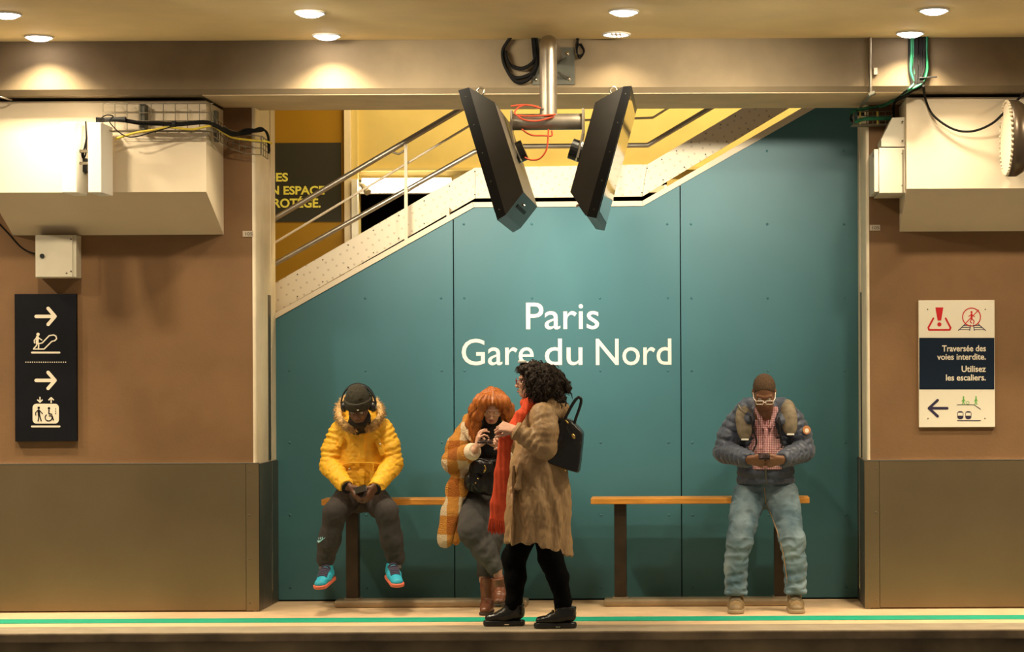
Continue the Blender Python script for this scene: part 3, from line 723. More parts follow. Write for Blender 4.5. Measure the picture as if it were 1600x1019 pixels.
random.seed(9)
gb = thing('green_cables', W(1438, 62, D_BEAM), 'green cables running from the ceiling down to the small tray on the right pier', 'cable', 'cables at the right pier')
kb = thing('black_cables', W(1448, 62, D_BEAM), 'bundle of dark cables strapped beside the green ones at the beam', 'cable', 'cables at the right pier')
dG = D_BEAM - .03
for k in range(6):
    j = lambda a: random.uniform(-a, a)
    x0 = (1421, 1424, 1427, 1444, 1447, 1449)[k]; o = .008 * (k % 2)
    pts = [W(x0, 48, dG - o), W(x0 + j(1), 80, dG - o), W(x0 + j(1), 110, dG - o), W(1425 + k * 3 + j(1), 130, dG - o), W(1415 + k, 142 + j(1), dG), W(1400, 155 + j(1.5), D_PIER - .35), W(1380, 165 + j(1.5), D_PIER - .22), W(1352, 170 + j(1.5), D_PIER - .15), W(1335, 174 + j(1.5), D_PIER - .14), W(1329, 182 + j(2), D_PIER - .12), W(1332, 190, D_PIER - .05)]
    cable('strand', pts, .0085, M['cable_green'] if k % 3 else M['cable'], parent=gb, n=5)
for k in range(3):
    pts = [W(1336, 190 + k, D_PIER - .13), W(1350, 185 + k, D_PIER - .14), W(1372, 184 + k, D_PIER - .14), W(1392, 184 + k, D_PIER - .13)]
    cable('strand', pts, .009, M['cable_green'], parent=gb, n=5)
for k in range(6):
    x0 = 1438 + 2.6 * (k % 3) if k < 3 else 1428 + 3 * (k % 3); j = lambda a: random.uniform(-a, a)
    cable('strand', [W(x0, 48, dG + .005), W(x0 + j(1), 85, dG), W(x0 - 1, 115, dG), W(x0 - 4, 135, dG), W(1412 + k, 148 + j(2), D_BEAM + .1), W(1398, 160, D_PIER - .3), W(1396, 180, D_PIER - .1), W(1394 + k, 190, D_PIER - .06)], .0095, M['cable'], parent=kb, n=5)
p = W(1441, 122, dG - .02); MB().tube([p - V(.02, 0, 0), p + V(.10, 0, .008)], .005, 6).build('tie', M['black'], kb)
p = W(1433, 98, D_BEAM - .012); MB().box((p.x - .02, p.y - .01, p.z - .05), (p.x + .02, yB, p.z + .05)).build('fixing', M['boxgrey'], kb)
ct = thing('small_cable_tray', W(1360, 190, D_PIER - .1), 'short metal cable tray carrying green cables round the right pier corner', 'cable tray')
m = MB()
for py in (174, 181, 188, 194):
    m.tube([W(1330, py + 4, D_PIER + .02), W(1334, py, D_PIER - .12), W(1394, py, D_PIER - .12)], .004, 5)
for i in range(7):
    px = 1334 + 10 * i; m.tube([W(px, 174, D_PIER - .12), W(px, 194, D_PIER - .12)], .004, 5)
tag(m.build('mesh_side', M['wire'], ct), kind='stuff')
q0, q1 = W(1333, 196, D_PIER - .11), W(1395, 195, D_PIER - .11); MB().box((q0.x, q0.y, q0.z), (q1.x, yP, q0.z + .006)).build('floor_sheet', M['wire'], ct)
for px in (1344, 1371): 
    q = W(px, 194, D_PIER - .125); MB().box((q.x - .006, q.y - .004, q.z), (q.x + .006, q.y + .004, q.z + .09)).build('clip', M['cable_yellow'], ct)
q = W(1344, 178, D_PIER - .118); MB().box((q.x - .02, q.y - .002, q.z - .012), (q.x + .03, q.y + .002, q.z + .012)).build('tag_plate', M['black'], ct)
# conduit with elbow
cn = thing('conduit', W(1360, 60, D_BEAM), 'vertical conduit pipe on the beam bending onto the right pier corner', 'pipe')
cable('tube', [W(1360, 50, D_BEAM - .02), W(1360, 100, D_BEAM - .02), W(1360, 142, D_BEAM - .02), W(1357, 152, D_BEAM + .05), W(1347, 163, D_PIER - .1), W(1342, 175, D_PIER - .08)], .011, M['pipe'], parent=cn)
p = W(1368, 112, D_BEAM - .01); MB().box((p.x - .012, p.y - .01, p.z - .02), (p.x + .012, yB, p.z + .025)).build('clip', M['boxgrey'], cn)
p = W(1362, 147, D_BEAM - .03); MB().tube([p - V(.02, 0, .01), p + V(.02, 0, .01)], .015, 8).build('collar', M['plate'], cn)
# drooping cable to the lamp
cable('drooping_cable', [W(1443, 134, dG - .02), W(1447, 158, D_CASE - .03), W(1460, 182, D_CASE - .05), W(1490, 202, D_CASE - .06), W(1520, 205, D_CASE - .08), W(1550, 193, D_CASE - .14), W(1572, 173, D_CASE - .2), W(1588, 158, D_CASE - .2), W(1604, 142, D_CASE - .1)], .0085, M['cable'], 'dark cable sagging across the right casing to the round lamp')
# round lamp seen from the side
dl = D_CASE - .30
lp = thing('round_lamp', W(1590, 215, dl), 'round bronze mirror-faced lamp seen edge-on at the right edge', 'lamp')
c = W(1583, 216, dl); nx = V(-1, -.02, 0).normalized(); R_ = 60 / FPX * dl
M['bronze'] = mat('dark bronze lamp housing', (.10, .07, .045), .35, .5)
def tilted(profile, name, m):
    mb = MB(); mb.tube([c + nx * a for a, r in profile], [r for a, r in profile], 40, caps=True); return mb.build(name, m, lp)
tilted([(.0352, R_ * .9), (.035, R_), (-.02, R_), (-.06, R_ * .9), (-.22, R_ * .42), (-.25, R_ * .30)], 'housing', M['bronze'])
ri = MB()
for i in range(44):
    a = 2 * math.pi * i / 44; u = nx.cross(V(0, 0, 1)).normalized(); q = c + nx * .037 + (u * math.cos(a) + V(0, 0, 1) * math.sin(a)) * R_ * .95
    ri.tube([q, q + nx * .018], .010, 6)
tag(ri.build('ribbed_rim', M['casing'], lp), kind='stuff')
MB().disc(c + nx * .036, nx, R_ * .9, .012, 40).build('lens', M['casing'], lp)
MB().tube([c - nx * .2, V(c.x + .25, yC, c.z)], .025, 10).build('arm', M['bronze'], lp)

# ------------------------------------------------------------------ perch benches
def bench(x0, label):
    d = 15.53; s = FPX / d
    P = lambda px, py, dd=d: W(px, py, dd)
    a, b = P(x0, 787), P(x0 + 342, 777.5)
    t = thing('perch_bench', V((a.x + b.x) / 2, d - D0 + .1, 0), label, 'bench', 'perch benches along the teal wall')
    zs = 0.755
    MB().box((a.x, d - D0, zs - .022), (b.x, d - D0 + .24, zs + .022), bev=.006).build('seat', M['wood'], t)
    for o in (36, 287):
        l, r = P(x0 + o, 800).x, P(x0 + o + 19, 800).x
        MB().box((l, d - D0 + .06, .05), (r, d - D0 + .16, zs - .022), bev=.004).build('post', M['post'], t)
        MB().box((l - .012, d - D0 + .05, .048), (r + .012, d - D0 + .17, .062), bev=.003).build('foot_collar', M['basebar'], t)
    l, r = P(x0 + 20, 940).x, P(x0 + 322, 940).x
    MB().box((l, d - D0 - .02, 0), (r, d - D0 + .16, .055), bev=.018).build('base_bar', M['basebar'], t)
    return t
bench(502, 'orange wooden perch bench under the man in yellow and the red-haired woman')
bench(923, 'orange wooden perch bench under the man in the quilted jacket')

# ------------------------------------------------------------------ figures: distance fields turned into smooth meshes
import openvdb
F32 = np.float32
class SDF:
    def __init__(s, lo, hi, h):
        s.h = h; s.lo = np.array(lo, float); s.n = np.ceil((np.array(hi) - s.lo) / h).astype(int) + 1
        s.ax = [(s.lo[i] + h * np.arange(s.n[i])).astype(F32) for i in range(3)]
        s.D = np.full(s.n, .5, F32)
    def win(s, lo, hi):
        a = np.clip(np.floor((np.array(lo) - s.lo) / s.h).astype(int), 0, s.n); b = np.clip(np.ceil((np.array(hi) - s.lo) / s.h).astype(int) + 1, 0, s.n)
        sl = tuple(slice(a[i], b[i]) for i in range(3))
        X = s.ax[0][sl[0]][:, None, None]; Y = s.ax[1][sl[1]][None, :, None]; Z = s.ax[2][sl[2]][None, None, :]
        return sl, X, Y, Z
    def mix(s, sl, d, k, mode):
        A = s.D[sl]
        if A.size == 0: return
        if mode == 'sub': d = -d
        if mode == 'add':
            if k > 0:
                h = np.maximum(k - np.abs(A - d), 0) / k; s.D[sl] = np.minimum(A, d) - h * h * k * .25
            else: s.D[sl] = np.minimum(A, d)
        else:
            if k > 0:
                h = np.maximum(k - np.abs(A - d), 0) / k; s.D[sl] = np.maximum(A, d) + h * h * k * .25
            else: s.D[sl] = np.maximum(A, d)
    def cap(s, a, b, ra, rb=None, k=.02, flat=None, ring=None, wr=None, mode='add', sq=None):
        """tapered capsule; flat = (axis, factor) squashes the section; ring = (count, amp) quilted bulges; wr = (waves, amp, skew) wrinkles"""
        a = np.array(a, float); b = np.array(b, float); rb = ra if rb is None else rb; R = max(ra, rb) * 1.15 + k + .02
        sl, X, Y, Z = s.win(np.minimum(a, b) - R, np.maximum(a, b) + R)
        v = b - a; L2 = max(float(v @ v), 1e-9)
        t = np.clip(((X - a[0]) * v[0] + (Y - a[1]) * v[1] + (Z - a[2]) * v[2]) / L2, 0, 1)
        qx, qy, qz = X - (a[0] + t * v[0]), Y - (a[1] + t * v[1]), Z - (a[2] + t * v[2])
        if flat is not None:
            ax = np.array(flat[0], float); ax /= np.linalg.norm(ax); w_ = (qx * ax[0] + qy * ax[1] + qz * ax[2]) * (1 / flat[1] - 1)
            qx, qy, qz = qx + ax[0] * w_, qy + ax[1] * w_, qz + ax[2] * w_
        r = ra + (rb - ra) * t
        if ring: r = r + ring[1] * (np.abs(np.sin(np.pi * (t * ring[0]))) ** .6 - .6)
        if wr: r = r + wr[1] * np.sin(2 * np.pi * wr[0] * t + wr[2] * (qx * 14 + qz * 9) + 1.7 * np.sin(23 * qy + 11 * qx))
        d = np.sqrt(qx * qx + qy * qy + qz * qz) - r
        if flat is not None and flat[1] < 1: d = d * (flat[1] * .5 + .5)
        s.mix(sl, d.astype(F32), k, mode)
    def chain(s, pts, rs, k=.02, **kw):
        for i in range(len(pts) - 1): s.cap(pts[i], pts[i + 1], rs[i], rs[i + 1], k, **kw)
    def ell(s, c, r, R=None, k=.02, mode='add'):
        c = np.array(c, float); r = np.array(r, float); m = r.max() + k + .02
        sl, X, Y, Z = s.win(c - m, c + m); x, y, z = X - c[0], Y - c[1], Z - c[2]
        if R is not None:
            R = np.array(R, float); x, y, z = (R[0, i] * x + R[1, i] * y + R[2, i] * z for i in range(3))
        p = np.sqrt((x / r[0]) ** 2 + (y / r[1]) ** 2 + (z / r[2]) ** 2); q = np.sqrt((x / r[0] ** 2) ** 2 + (y / r[1] ** 2) ** 2 + (z / r[2] ** 2) ** 2) + 1e-6
        s.mix(sl, (p * (p - 1) / q).astype(F32), k, mode)
    def boxr(s, c, hs, R=None, rad=.01, k=.01, mode='add'):
        c = np.array(c, float); hs = np.array(hs, float); m = np.linalg.norm(hs) + k + .02
        sl, X, Y, Z = s.win(c - m, c + m); x, y, z = X - c[0], Y - c[1], Z - c[2]
        if R is not None:
            R = np.array(R, float); x, y, z = (R[0, i] * x + R[1, i] * y + R[2, i] * z for i in range(3))
        qx, qy, qz = np.abs(x) - hs[0] + rad, np.abs(y) - hs[1] + rad, np.abs(z) - hs[2] + rad
        d = np.sqrt(np.maximum(qx, 0) ** 2 + np.maximum(qy, 0) ** 2 + np.maximum(qz, 0) ** 2) + np.minimum(np.maximum(qx, np.maximum(qy, qz)), 0) - rad
        s.mix(sl, d.astype(F32), k, mode)
    def cut(s, p, n, k=0.0, lo=None, hi=None):
        """remove what lies on the n side of the plane through p"""
        n = np.array(n, float); n /= np.linalg.norm(n)
        sl, X, Y, Z = s.win(s.lo if lo is None else lo, s.lo + s.h * s.n if hi is None else hi)
        d = ((X - p[0]) * n[0] + (Y - p[1]) * n[1] + (Z - p[2]) * n[2]).astype(F32)
        s.mix(sl, d, k, 'int')
    def seat(s, px):
        """leave room for the bench board"""
        s.boxr((W(px, 780, 15.6).x, 15.65 - D0, .755), (.6, .121, .0235), None, .004, 0, 'sub')
    def hollow(s, t): s.D = np.maximum(s.D, -(s.D + F32(t)))
    def build(s, name, m, parent, disp=None, smooth=True, attr=None):
        h = s.h; bg = 3 * h
        A = np.clip(s.D, -bg, bg).astype(F32)
        for i in range(3):
            sl = [slice(None)] * 3; sl[i] = slice(0, 1); A[tuple(sl)] = bg; sl[i] = slice(-1, None); A[tuple(sl)] = bg
        g = openvdb.FloatGrid(bg); g.copyFromArray(A, tolerance=0.0)
        g.transform = openvdb.createLinearTransform(voxelSize=h)
        pts, quads = g.convertToQuads(isovalue=0.0)
        P = np.array(pts, float) + s.lo; Q = np.array(quads, int)
        # orientation
        a, b, c = P[Q[:, 0]], P[Q[:, 1]], P[Q[:, 2]]; dd = P[Q[:, 3]]
        N = np.cross(c - a, dd - b)
        if (N * (a + c) / 2).sum() < 0: Q = Q[:, ::-1]; N = -N
        if disp:
            VN = np.zeros_like(P)
            for i in range(4): np.add.at(VN, Q[:, i], N)
            VN /= np.linalg.norm(VN, axis=1, keepdims=True) + 1e-9
            P = P + VN * disp(P)[:, None]
        off = np.array(wl(parent)) if parent else np.zeros(3)
        me = bpy.data.meshes.new(name); me.from_pydata([], [], [])
        me.vertices.add(len(P)); me.vertices.foreach_set('co', (P - off).astype(F32).ravel())
        me.loops.add(len(Q) * 4); me.loops.foreach_set('vertex_index', Q.astype(np.int32).ravel())
        me.polygons.add(len(Q)); me.polygons.foreach_set('loop_start', np.arange(0, len(Q) * 4, 4, dtype=np.int32)); me.polygons.foreach_set('loop_total', np.full(len(Q), 4, np.int32))
        me.polygons.foreach_set('use_smooth', np.full(len(Q), smooth)); me.update(calc_edges=True); me.validate()
        for mm in (m if isinstance(m, (list, tuple)) else [m]): me.materials.append(mm)
        if attr:
            for nm, fn in attr.items():
                at = me.attributes.new(nm, 'FLOAT', 'POINT'); at.data.foreach_set('value', fn(P).astype(F32))
        o = bpy.data.objects.new(name, me); COL.objects.link(o)
        if parent: o.parent = parent
        WL[o.name] = Vector(off)
        return o

def onto(o, pix, lift=.001):
    """points on the surface of o met along the sight lines of the given photo pixels"""
    from mathutils.bvhtree import BVHTree
    me = o.data; off = wl(o); t = BVHTree.FromPolygons([v.co for v in me.vertices], [p.vertices[:] for p in me.polygons]); out = []
    eye = Vector((0, -D0, CZ))
    for px, py in pix:
        d = (W(px, py, 15) - eye).normalized(); h = t.ray_cast(eye - off, d)
        if h[0] is not None: out.append(h[0] + off - d * lift)
    return out
def drop(o, pts, dr, lift=.002):
    """move points along dr until they meet the surface of o"""
    from mathutils.bvhtree import BVHTree
    me = o.data; off = wl(o); t = BVHTree.FromPolygons([v.co for v in me.vertices], [p.vertices[:] for p in me.polygons]); out = []
    for q in pts:
        h = t.ray_cast(Vector(q) - off, Vector(dr).normalized())
        if h[0] is not None: out.append(h[0] + off - Vector(dr).normalized() * lift)
    return out
def lace_up(o, P, u_, m, n, a0, da, half, r):
    mb = MB()
    for k in range(n):
        a = a0 + da * k; q = drop(o, [P(a + .012 * math.cos(t * 1.5), half * t, .3) for t in (-1, -.6, -.2, .2, .6, 1)], -u_)
        if len(q) > 1: mb.tube(q, r, 6)
    return mb.build('laces', m, o)
def nz(P, f, seed=0.0):
    """smooth pseudo-noise in -1..1"""
    x, y, z = (P * f).T
    a = np.sin(x + 1.3 * np.sin(1.7 * y + seed) + seed); b = np.sin(y * 1.1 + 1.4 * np.sin(1.3 * z + 2 * seed) + 1.1); c = np.sin(z * .9 + 1.2 * np.sin(1.9 * x - seed) + 2.3)
    return (a * b + b * c + c * a) / 1.6
def folds(amp, f, dirs=(1, 1, 1), seed=0.0, sharp=1.0):
    dv = np.array(dirs, float)
    def fn(P):
        n = nz(P * dv, f, seed); r = 1 - 2 * np.abs(nz(P * dv, f * 1.6, seed + 3)); return amp * (.55 * n + .45 * sharp * r)
    return fn

def basis(f, up):
    """columns: side, forward, up"""
    f = Vector(f).normalized(); s_ = f.cross(Vector(up)).normalized(); u = s_.cross(f); return Matrix((s_, f, u)).transposed()
def hand(S, wrist, f, n, thumb_side, curl=(.5, .6, .4), sc=1.0, spread=.10, thumb=(.55, .75, .25), tb=(.3, .3), curls=None, k=.004):
    """wrist -> fingers direction f, palm faces n, thumb on the side thumb_side (+1/-1 times f x n)"""
    f = Vector(f).normalized(); n = (Vector(n) - f * Vector(n).dot(f)).normalized(); s_ = f.cross(n) * thumb_side; w_ = Vector(wrist)
    kn = [(.030, .092), (.010, .097), (-.011, .093), (-.031, .083)]; ln = [(.042, .026, .021), (.046, .029, .022), (.042, .027, .021), (.033, .020, .019)]
    for (a, b) in kn:
        S.cap(w_ + s_ * a * .55 * sc, w_ + (s_ * a + f * b) * sc, .0135 * sc, .0115 * sc, .012)
    tips = []
    for i, ((a, b), L) in enumerate(zip(kn, ln)):
        p = w_ + (s_ * a + f * b) * sc; ang = 0; c_ = curls[i] if curls else curl
        base = (f + s_ * (1.5 - i) * spread).normalized()
        for j in range(3):
            ang += c_[j]; d = base * math.cos(ang) + n * math.sin(ang); q = p + d * L[j] * sc
            S.cap(p, q, (.0088, .0080, .0072)[j] * sc * (1 if i < 3 else .88), (.0080, .0073, .0060)[j] * sc * (1 if i < 3 else .88), k); p = q
        tips.append(p)
    t0 = w_ + (s_ * .020 + f * .020 + n * .004) * sc; d = (f * thumb[0] + s_ * thumb[1] + n * thumb[2]).normalized(); p = t0 + d * .045 * sc
    S.cap(t0, p, .0155 * sc, .0115 * sc, .012); d2 = d
    for j in range(2):
        d2 = (d2 + f * tb[j] + n * tb[1 - j] * .5).normalized(); q = p + d2 * (.033, .027)[j] * sc; S.cap(p, q, (.0105, .0092)[j] * sc, (.0094, .0074)[j] * sc, k); p = q
    tips.append(p); return tips

def head(S, o, R, sc=1.0, jaw=1.0, male=True, k=.012, mouth=True):
    """o: centre of the head, R: columns side, forward, up"""
    R = Matrix(R)
    def p(x, y, z): return o + R @ (Vector((x, y, z)) * sc)
    e = lambda c, r, kk=.02, mode='add': S.ell(p(*c), [q * sc for q in r], R, kk, mode)
    e((0, -.014, .036), (.074, .094, .082)); e((0, .030, -.030), (.060 * jaw, .062, .080), .03); e((0, .050, -.080), (.038 * jaw, .034, .026), .03)
    for sx in (-1, 1):
        e((sx * .040, .062, -.018), (.022, .020, .018), .02); S.cap(p(sx * .012, .084, .028), p(sx * .048, .070, .026), .010 * sc, .008 * sc, .012)
        e((sx * .031, .096, .004), (.017, .016, .012), .010, 'sub'); e((sx * .077, -.008, -.006), (.010, .020, .031), .006)
        e((sx * .011, .100, -.034), (.008, .010, .007), .006)
    S.cap(p(0, .084, .012), p(0, .107, -.028), .007 * sc, .0115 * sc, .010)
    if mouth:
        S.cap(p(-.018, .086, -.056), p(.018, .086, -.056), .0065 * sc, None, .006, flat=(R @ Vector((0, 0, 1)), .7)); S.cap(p(-.015, .086, -.066), p(.015, .086, -.066), .0075 * sc, None, .006, flat=(R @ Vector((0, 0, 1)), .7))
        S.cap(p(-.020, .096, -.061), p(.020, .096, -.061), .0025 * sc, None, .002, mode='sub')
    return p
def eyes(p, sc, parent, iris=(.05, .03, .02)):
    for sx in (-1, 1):
        c = p(sx * .031, .0735, .003); m = MB(); bm = bmesh.new(); bmesh.ops.create_uvsphere(bm, u_segments=12, v_segments=8, radius=.0125 * sc)
        for v in bm.verts: v.co += c
        m.bm(bm, 0, True); f = (p(0, 1, 0) - p(0, 0, 0)).normalized(); m.dome(c + f * .0105 * sc, f, .0058 * sc, .003 * sc, 10, 2, 1); m.build('eye', [M['eyewhite'], M['iris']], parent)
M['eyewhite'] = mat('eye white', (.75, .70, .62), .3); M['iris'] = mat('brown iris', (.03, .015, .008), .2)
def skin(name, col, col2=None): return mat(name, col, .5, var=.10, scale=14, bump=.03, bscale=160)
def shoe(d, toe, heel, up, m_up, m_sole, parent, w_=.048, h=.075, sole=.024, low=True, name='shoe'):
    """shoe lying from heel to toe, sole facing -up; returns upper object"""
    heel, toe = Vector(heel), Vector(toe); f = (toe - heel); L = f.length; f.normalize(); up = (Vector(up) - f * Vector(up).dot(f)).normalized(); s_ = f.cross(up)
    lo = np.minimum(heel, toe) - .14; hi = np.maximum(heel, toe) + .14
    P = lambda a, b, c: heel + f * (a * L) + s_ * b + up * c
    S = SDF(lo, hi, .0045)
    S.cap(P(.10, 0, sole + .035), P(.45, 0, sole + .026), w_ * .78, w_ * .86, .02, flat=(up, .95))
    S.cap(P(.45, 0, sole + .026), P(.86, 0, sole + .008), w_ * .90, w_ * .84, .03, flat=(up, .72))
    S.cap(P(.16, 0, sole + .03), P(.12, 0, sole + h), w_ * .80, w_ * .74, .02)
    S.cap(P(.36, 0, sole + .05), P(.22, 0, sole + h), w_ * .55, w_ * .6, .02)
    S.cut(P(0, 0, sole - .004), -up); S.cut(P(.2, 0, sole + h + .012), up + f * -.15)
    return S, P, f, up, s_, L

# ================================================================== man in the yellow parka
M['skin_dark'] = skin('dark skin', (.15, .065, .035)); M['parka'] = mat('yellow parka', (.86, .46, .022), .62, var=.06, scale=10, bump=.12, bscale=70)
M['fur'] = mat('tan fur trim', (.62, .38, .15), .9, var=.4, scale=40); M['beanie'] = mat('dark olive knit', (.035, .030, .018), .95, var=.3, scale=90, bump=.5, bscale=220)
M['jogger'] = mat('charcoal jersey', (.040, .033, .031), .9, var=.15, scale=40, bump=.2, bscale=160); M['swoosh'] = mat('pale blue print', (.30, .60, .66), .6)
M['trainer'] = mat('turquoise trainer mesh', (.03, .42, .60), .55, var=.12, scale=40); M['sole_red'] = mat('coral sole', (.75, .16, .09), .6); M['lace'] = mat('dark purple laces', (.05, .04, .08), .7)
M['sock'] = mat('grey sock', (.16, .14, .13), .9); M['inner'] = mat('black cuff knit', (.012, .010, .012), .9)
M['phone'] = mat('dark phone', (.012, .010, .014), .25)
ya = thing('person', W(563, 778, 15.6), 'man in a yellow fur-hooded parka, beanie and turquoise trainers, bowed over a phone', 'person')
def yellow():
    T = ya
    sh = [W(532, 673, 15.43), W(597, 671, 15.43)]; el = [W(515, 727, 15.40), W(614, 725, 15.40)]; wr = [W(542, 761, 15.10), W(587, 763, 15.08)]
    pel = W(563, 764, 15.56); ch = W(564, 697, 15.44); nk = W(562, 664, 15.36); hd = W(560.5, 636, 15.20)
    hip = [W(547, 775, 15.52), W(580, 775, 15.52)]; kn = [W(524, 801, 15.10), W(604, 800, 15.10)]; an = [W(508, 882, 15.16), W(618, 880, 15.16)]
    heel = [W(516, 906, 15.20), W(611, 903, 15.20)]; toe = [W(499, 921, 14.97), W(622, 918, 14.95)]
    pit = math.radians(33); f = V(-.05, -math.cos(pit), -math.sin(pit)); R = basis(f, (0, 0, 1))
    # --- body
    S = SDF(W(485, 940, 15.1) - V(0, .35, 0), W(640, 596, 15.1) + V(0, .85, 0), .0045)
    p = head(S, hd, R)
    S.cap(p(0, -.02, -.05), nk, .056, .062, .03); S.chain([nk, ch, pel], [.08, .10, .11], .03, flat=((0, 1, 0), .7)); S.cap(sh[0], sh[1], .045, None, .04)
    for i in (0, 1):
        S.chain([sh[i], el[i], wr[i]], [.05, .042, .030], .02); S.chain([hip[i], kn[i], an[i]], [.08, .055, .038], .03); S.cap(pel, hip[i], .10, .09, .03)
        S.cap(an[i], heel[i].lerp(toe[i], .2) + V(0, 0, .03), .036, .032, .02); S.cap(heel[i].lerp(toe[i], .2) + V(0, 0, .03), heel[i].lerp(toe[i], .75) + V(0, 0, .02), .03, .026, .02)
    hand(S, W(546, 759, 15.06), (.45, -.25, -.75), (.8, .30, .30), 1, curl=(.35, .65, .45), thumb=(.55, .55, .45))
    hand(S, W(585, 760, 15.05), (-.40, -.25, -.80), (-.75, .40, .2), -1, curl=(.55, .9, .6), thumb=(.5, .55, .5))
    S.seat(560)
    S.build('body', M['skin_dark'], T)
    eyes(p, 1, T)
    # --- parka
    S = SDF(W(488, 790, 15.3) - V(0, .35, 0), W(640, 630, 15.3) + V(0, .55, 0), .006)
    fl = ((0, 1, 0), .74)
    S.cap(W(564, 690, 15.45), W(564, 717, 15.44), .158, .165, .03, flat=fl); S.cap(W(564, 741, 15.46), W(564, 762, 15.48), .168, .185, .012, flat=((0, 1, 0), .78))
    S.cap(sh[0] - V(-.03, 0, 0), sh[1] - V(.03, 0, 0), .082, None, .05); S.cap(nk + V(0, .05, -.01), ch, .11, .13, .05, flat=fl)
    for i in (0, 1):
        q = sh[i].lerp(el[i], .5) + V((-.012, .012)[i], 0, 0)
        S.chain([sh[i], q, el[i]], [.078, .077, .070], .022, wr=(3.3, .0045, .8)); S.chain([el[i], wr[i]], [.072, .054], .018, wr=(6.5, .004, 1.0))
        d = (wr[i] - el[i]).normalized(); S.cut(wr[i] + d * .012, d, .006, wr[i] - V(.12, .12, .12), wr[i] + V(.12, .12, .12))
    S.cut(V(0, 0, W(563, 764, 15.34).z), V(0, 0, -1), .01)
    # hood lying behind the head
    S.ell(W(562, 642, 15.47), (.150, .10, .095), None, .03); S.ell(W(561, 634, 15.28), (.098, .15, .11), None, .02, 'sub')
    # placket, waist seam, chest pockets with flaps
    S.boxr(W(566, 702, 15.318), (.020, .014, .115), None, .008, .006); S.boxr(W(566, 745, 15.33), (.020, .014, .06), None, .008, .006)
    for (px, py, a, w_, hh) in ((594, 699, -.38, .018, .062), (533, 691, .45, .016, .035)):
        Rm = Matrix.Rotation(a, 3, 'Y'); S.boxr(W(px, py, 15.338), (w_, .020, hh), Rm, .006, .004)
    for (px, py, w_, hh) in ((545, 746, .042, .045), (588, 746, .042, .045)):
        S.boxr(W(px, py, 15.345), (w_, .014, hh), None, .008, .006)
    S.build('parka', M['parka'], T, folds(.0052, 26, (1, .7, 1.9), 1.0))
    # cord at the waist
    m = MB(); m.tube(smooth_path([W(536, 726, 15.33), W(550, 723.5, 15.30), W(566, 723, 15.295), W(583, 724, 15.30), W(596, 725, 15.34)]), .0055, 6); m.tube(smooth_path([W(583, 724, 15.295), W(583, 735, 15.29), W(581, 747, 15.29)]), .004, 6); m.build('waist_cord', M['parka'], T)
    for (px, py) in ((594, 694), (546, 733)): MB().dome(W(px, py, 15.31), (0, -1, 0), .009, .006, 10, 2).build('snap_button', M['chrome'], T)
    # cuffs
    for i in (0, 1):
        d = (wr[i] - el[i]).normalized(); MB().tube([wr[i] - d * .03, wr[i] + d * .022], [.046, .043], 18).build('cuff', M['inner'], T)
    # fur round the hood
    fp = smooth_path([W(553, 670, 15.25), W(541, 665, 15.26), W(530, 651, 15.33), W(531, 636, 15.41), W(541, 625, 15.45), W(561, 622, 15.50), W(582, 625, 15.46), W(593, 636, 15.40), W(594, 650, 15.33), W(585, 662, 15.26), W(575, 668, 15.25)], 10)
    m = MB(); m.tube(fp, [.008 + .014 * min(1, min(i, len(fp) - 1 - i) / 8) for i in range(len(fp))], 10); rnd = random.Random(4); cen = hd
    for i in range(2200):
        q = fp[rnd.randrange(len(fp))] + V(rnd.uniform(-.016, .016), rnd.uniform(-.012, .012), rnd.uniform(-.016, .016))
        o = (q - cen); o.y *= .6; o.normalize(); dr = (o * .6 + V(rnd.uniform(-1, 1), rnd.uniform(-1.3, .3), rnd.uniform(-1, .8)) * .9).normalized()
        L = rnd.uniform(.020, .046); u = dr.orthogonal().normalized() * .0036; v = dr.cross(u); a = q + dr * .010
        t = q + dr * L + V(0, 0, -.006); m.add([a + u, a - u * .5 + v * .87, a - u * .5 - v * .87, t], [(0, 1, 3), (1, 2, 3), (2, 0, 3)], 0, True)
    m.build('fur_trim', M['fur'], T)
    # black gaiter at chin
    S = SDF(hd - V(.16, .2, .22), hd + V(.16, .2, .12), .005); S.ell(p(0, .026, -.085), (.062, .068, .048), R, .02); S.cap(p(0, 0, -.08), nk, .07, .085, .03)
    S.ell(p(0, .10, -.035), (.045, .035, .030), R, .02, 'sub'); S.build('neck_gaiter', M['inner'], T, folds(.003, 40))
    # beanie
    S = SDF(hd - V(.18, .25, .2), hd + V(.18, .2, .26), .005); S.ell(p(0, -.012, .056), (.086, .104, .112), R); S.cut(p(0, 0, .024), R @ V(0, .10, -1), .004)
    S.build('beanie', M['beanie'], T, folds(.0045, 30, (1, 1, 1), 2.0))
    S = SDF(hd - V(.18, .25, .2), hd + V(.18, .2, .22), .0045); S.ell(p(0, -.010, .038), (.099, .118, .16), R); S.cut(p(0, 0, .008), R @ V(0, .12, -1), .008); S.cut(p(0, 0, .074), R @ V(0, -.12, 1), .008)
    S.build('beanie_cuff', M['beanie'], T, folds(.002, 60, (1, 1, 1), 2.0))
    c = p(-.02, .110, .045); m = MB(); m.prism([c + V(-.008, -.006, .002), c + V(.009, -.006, .006), c + V(.002, -.006, -.003)], (0, -.003, 0)); m.build('logo', M['signink'], T)
    # joggers with cuffs
    S = SDF(W(486, 905, 15.1) - V(0, .3, 0), W(640, 745, 15.1) + V(0, .75, 0), .006)
    S.cap(pel, pel - V(0, 0, .02), .15, .15, .04, flat=((0, 1, 0), .8))
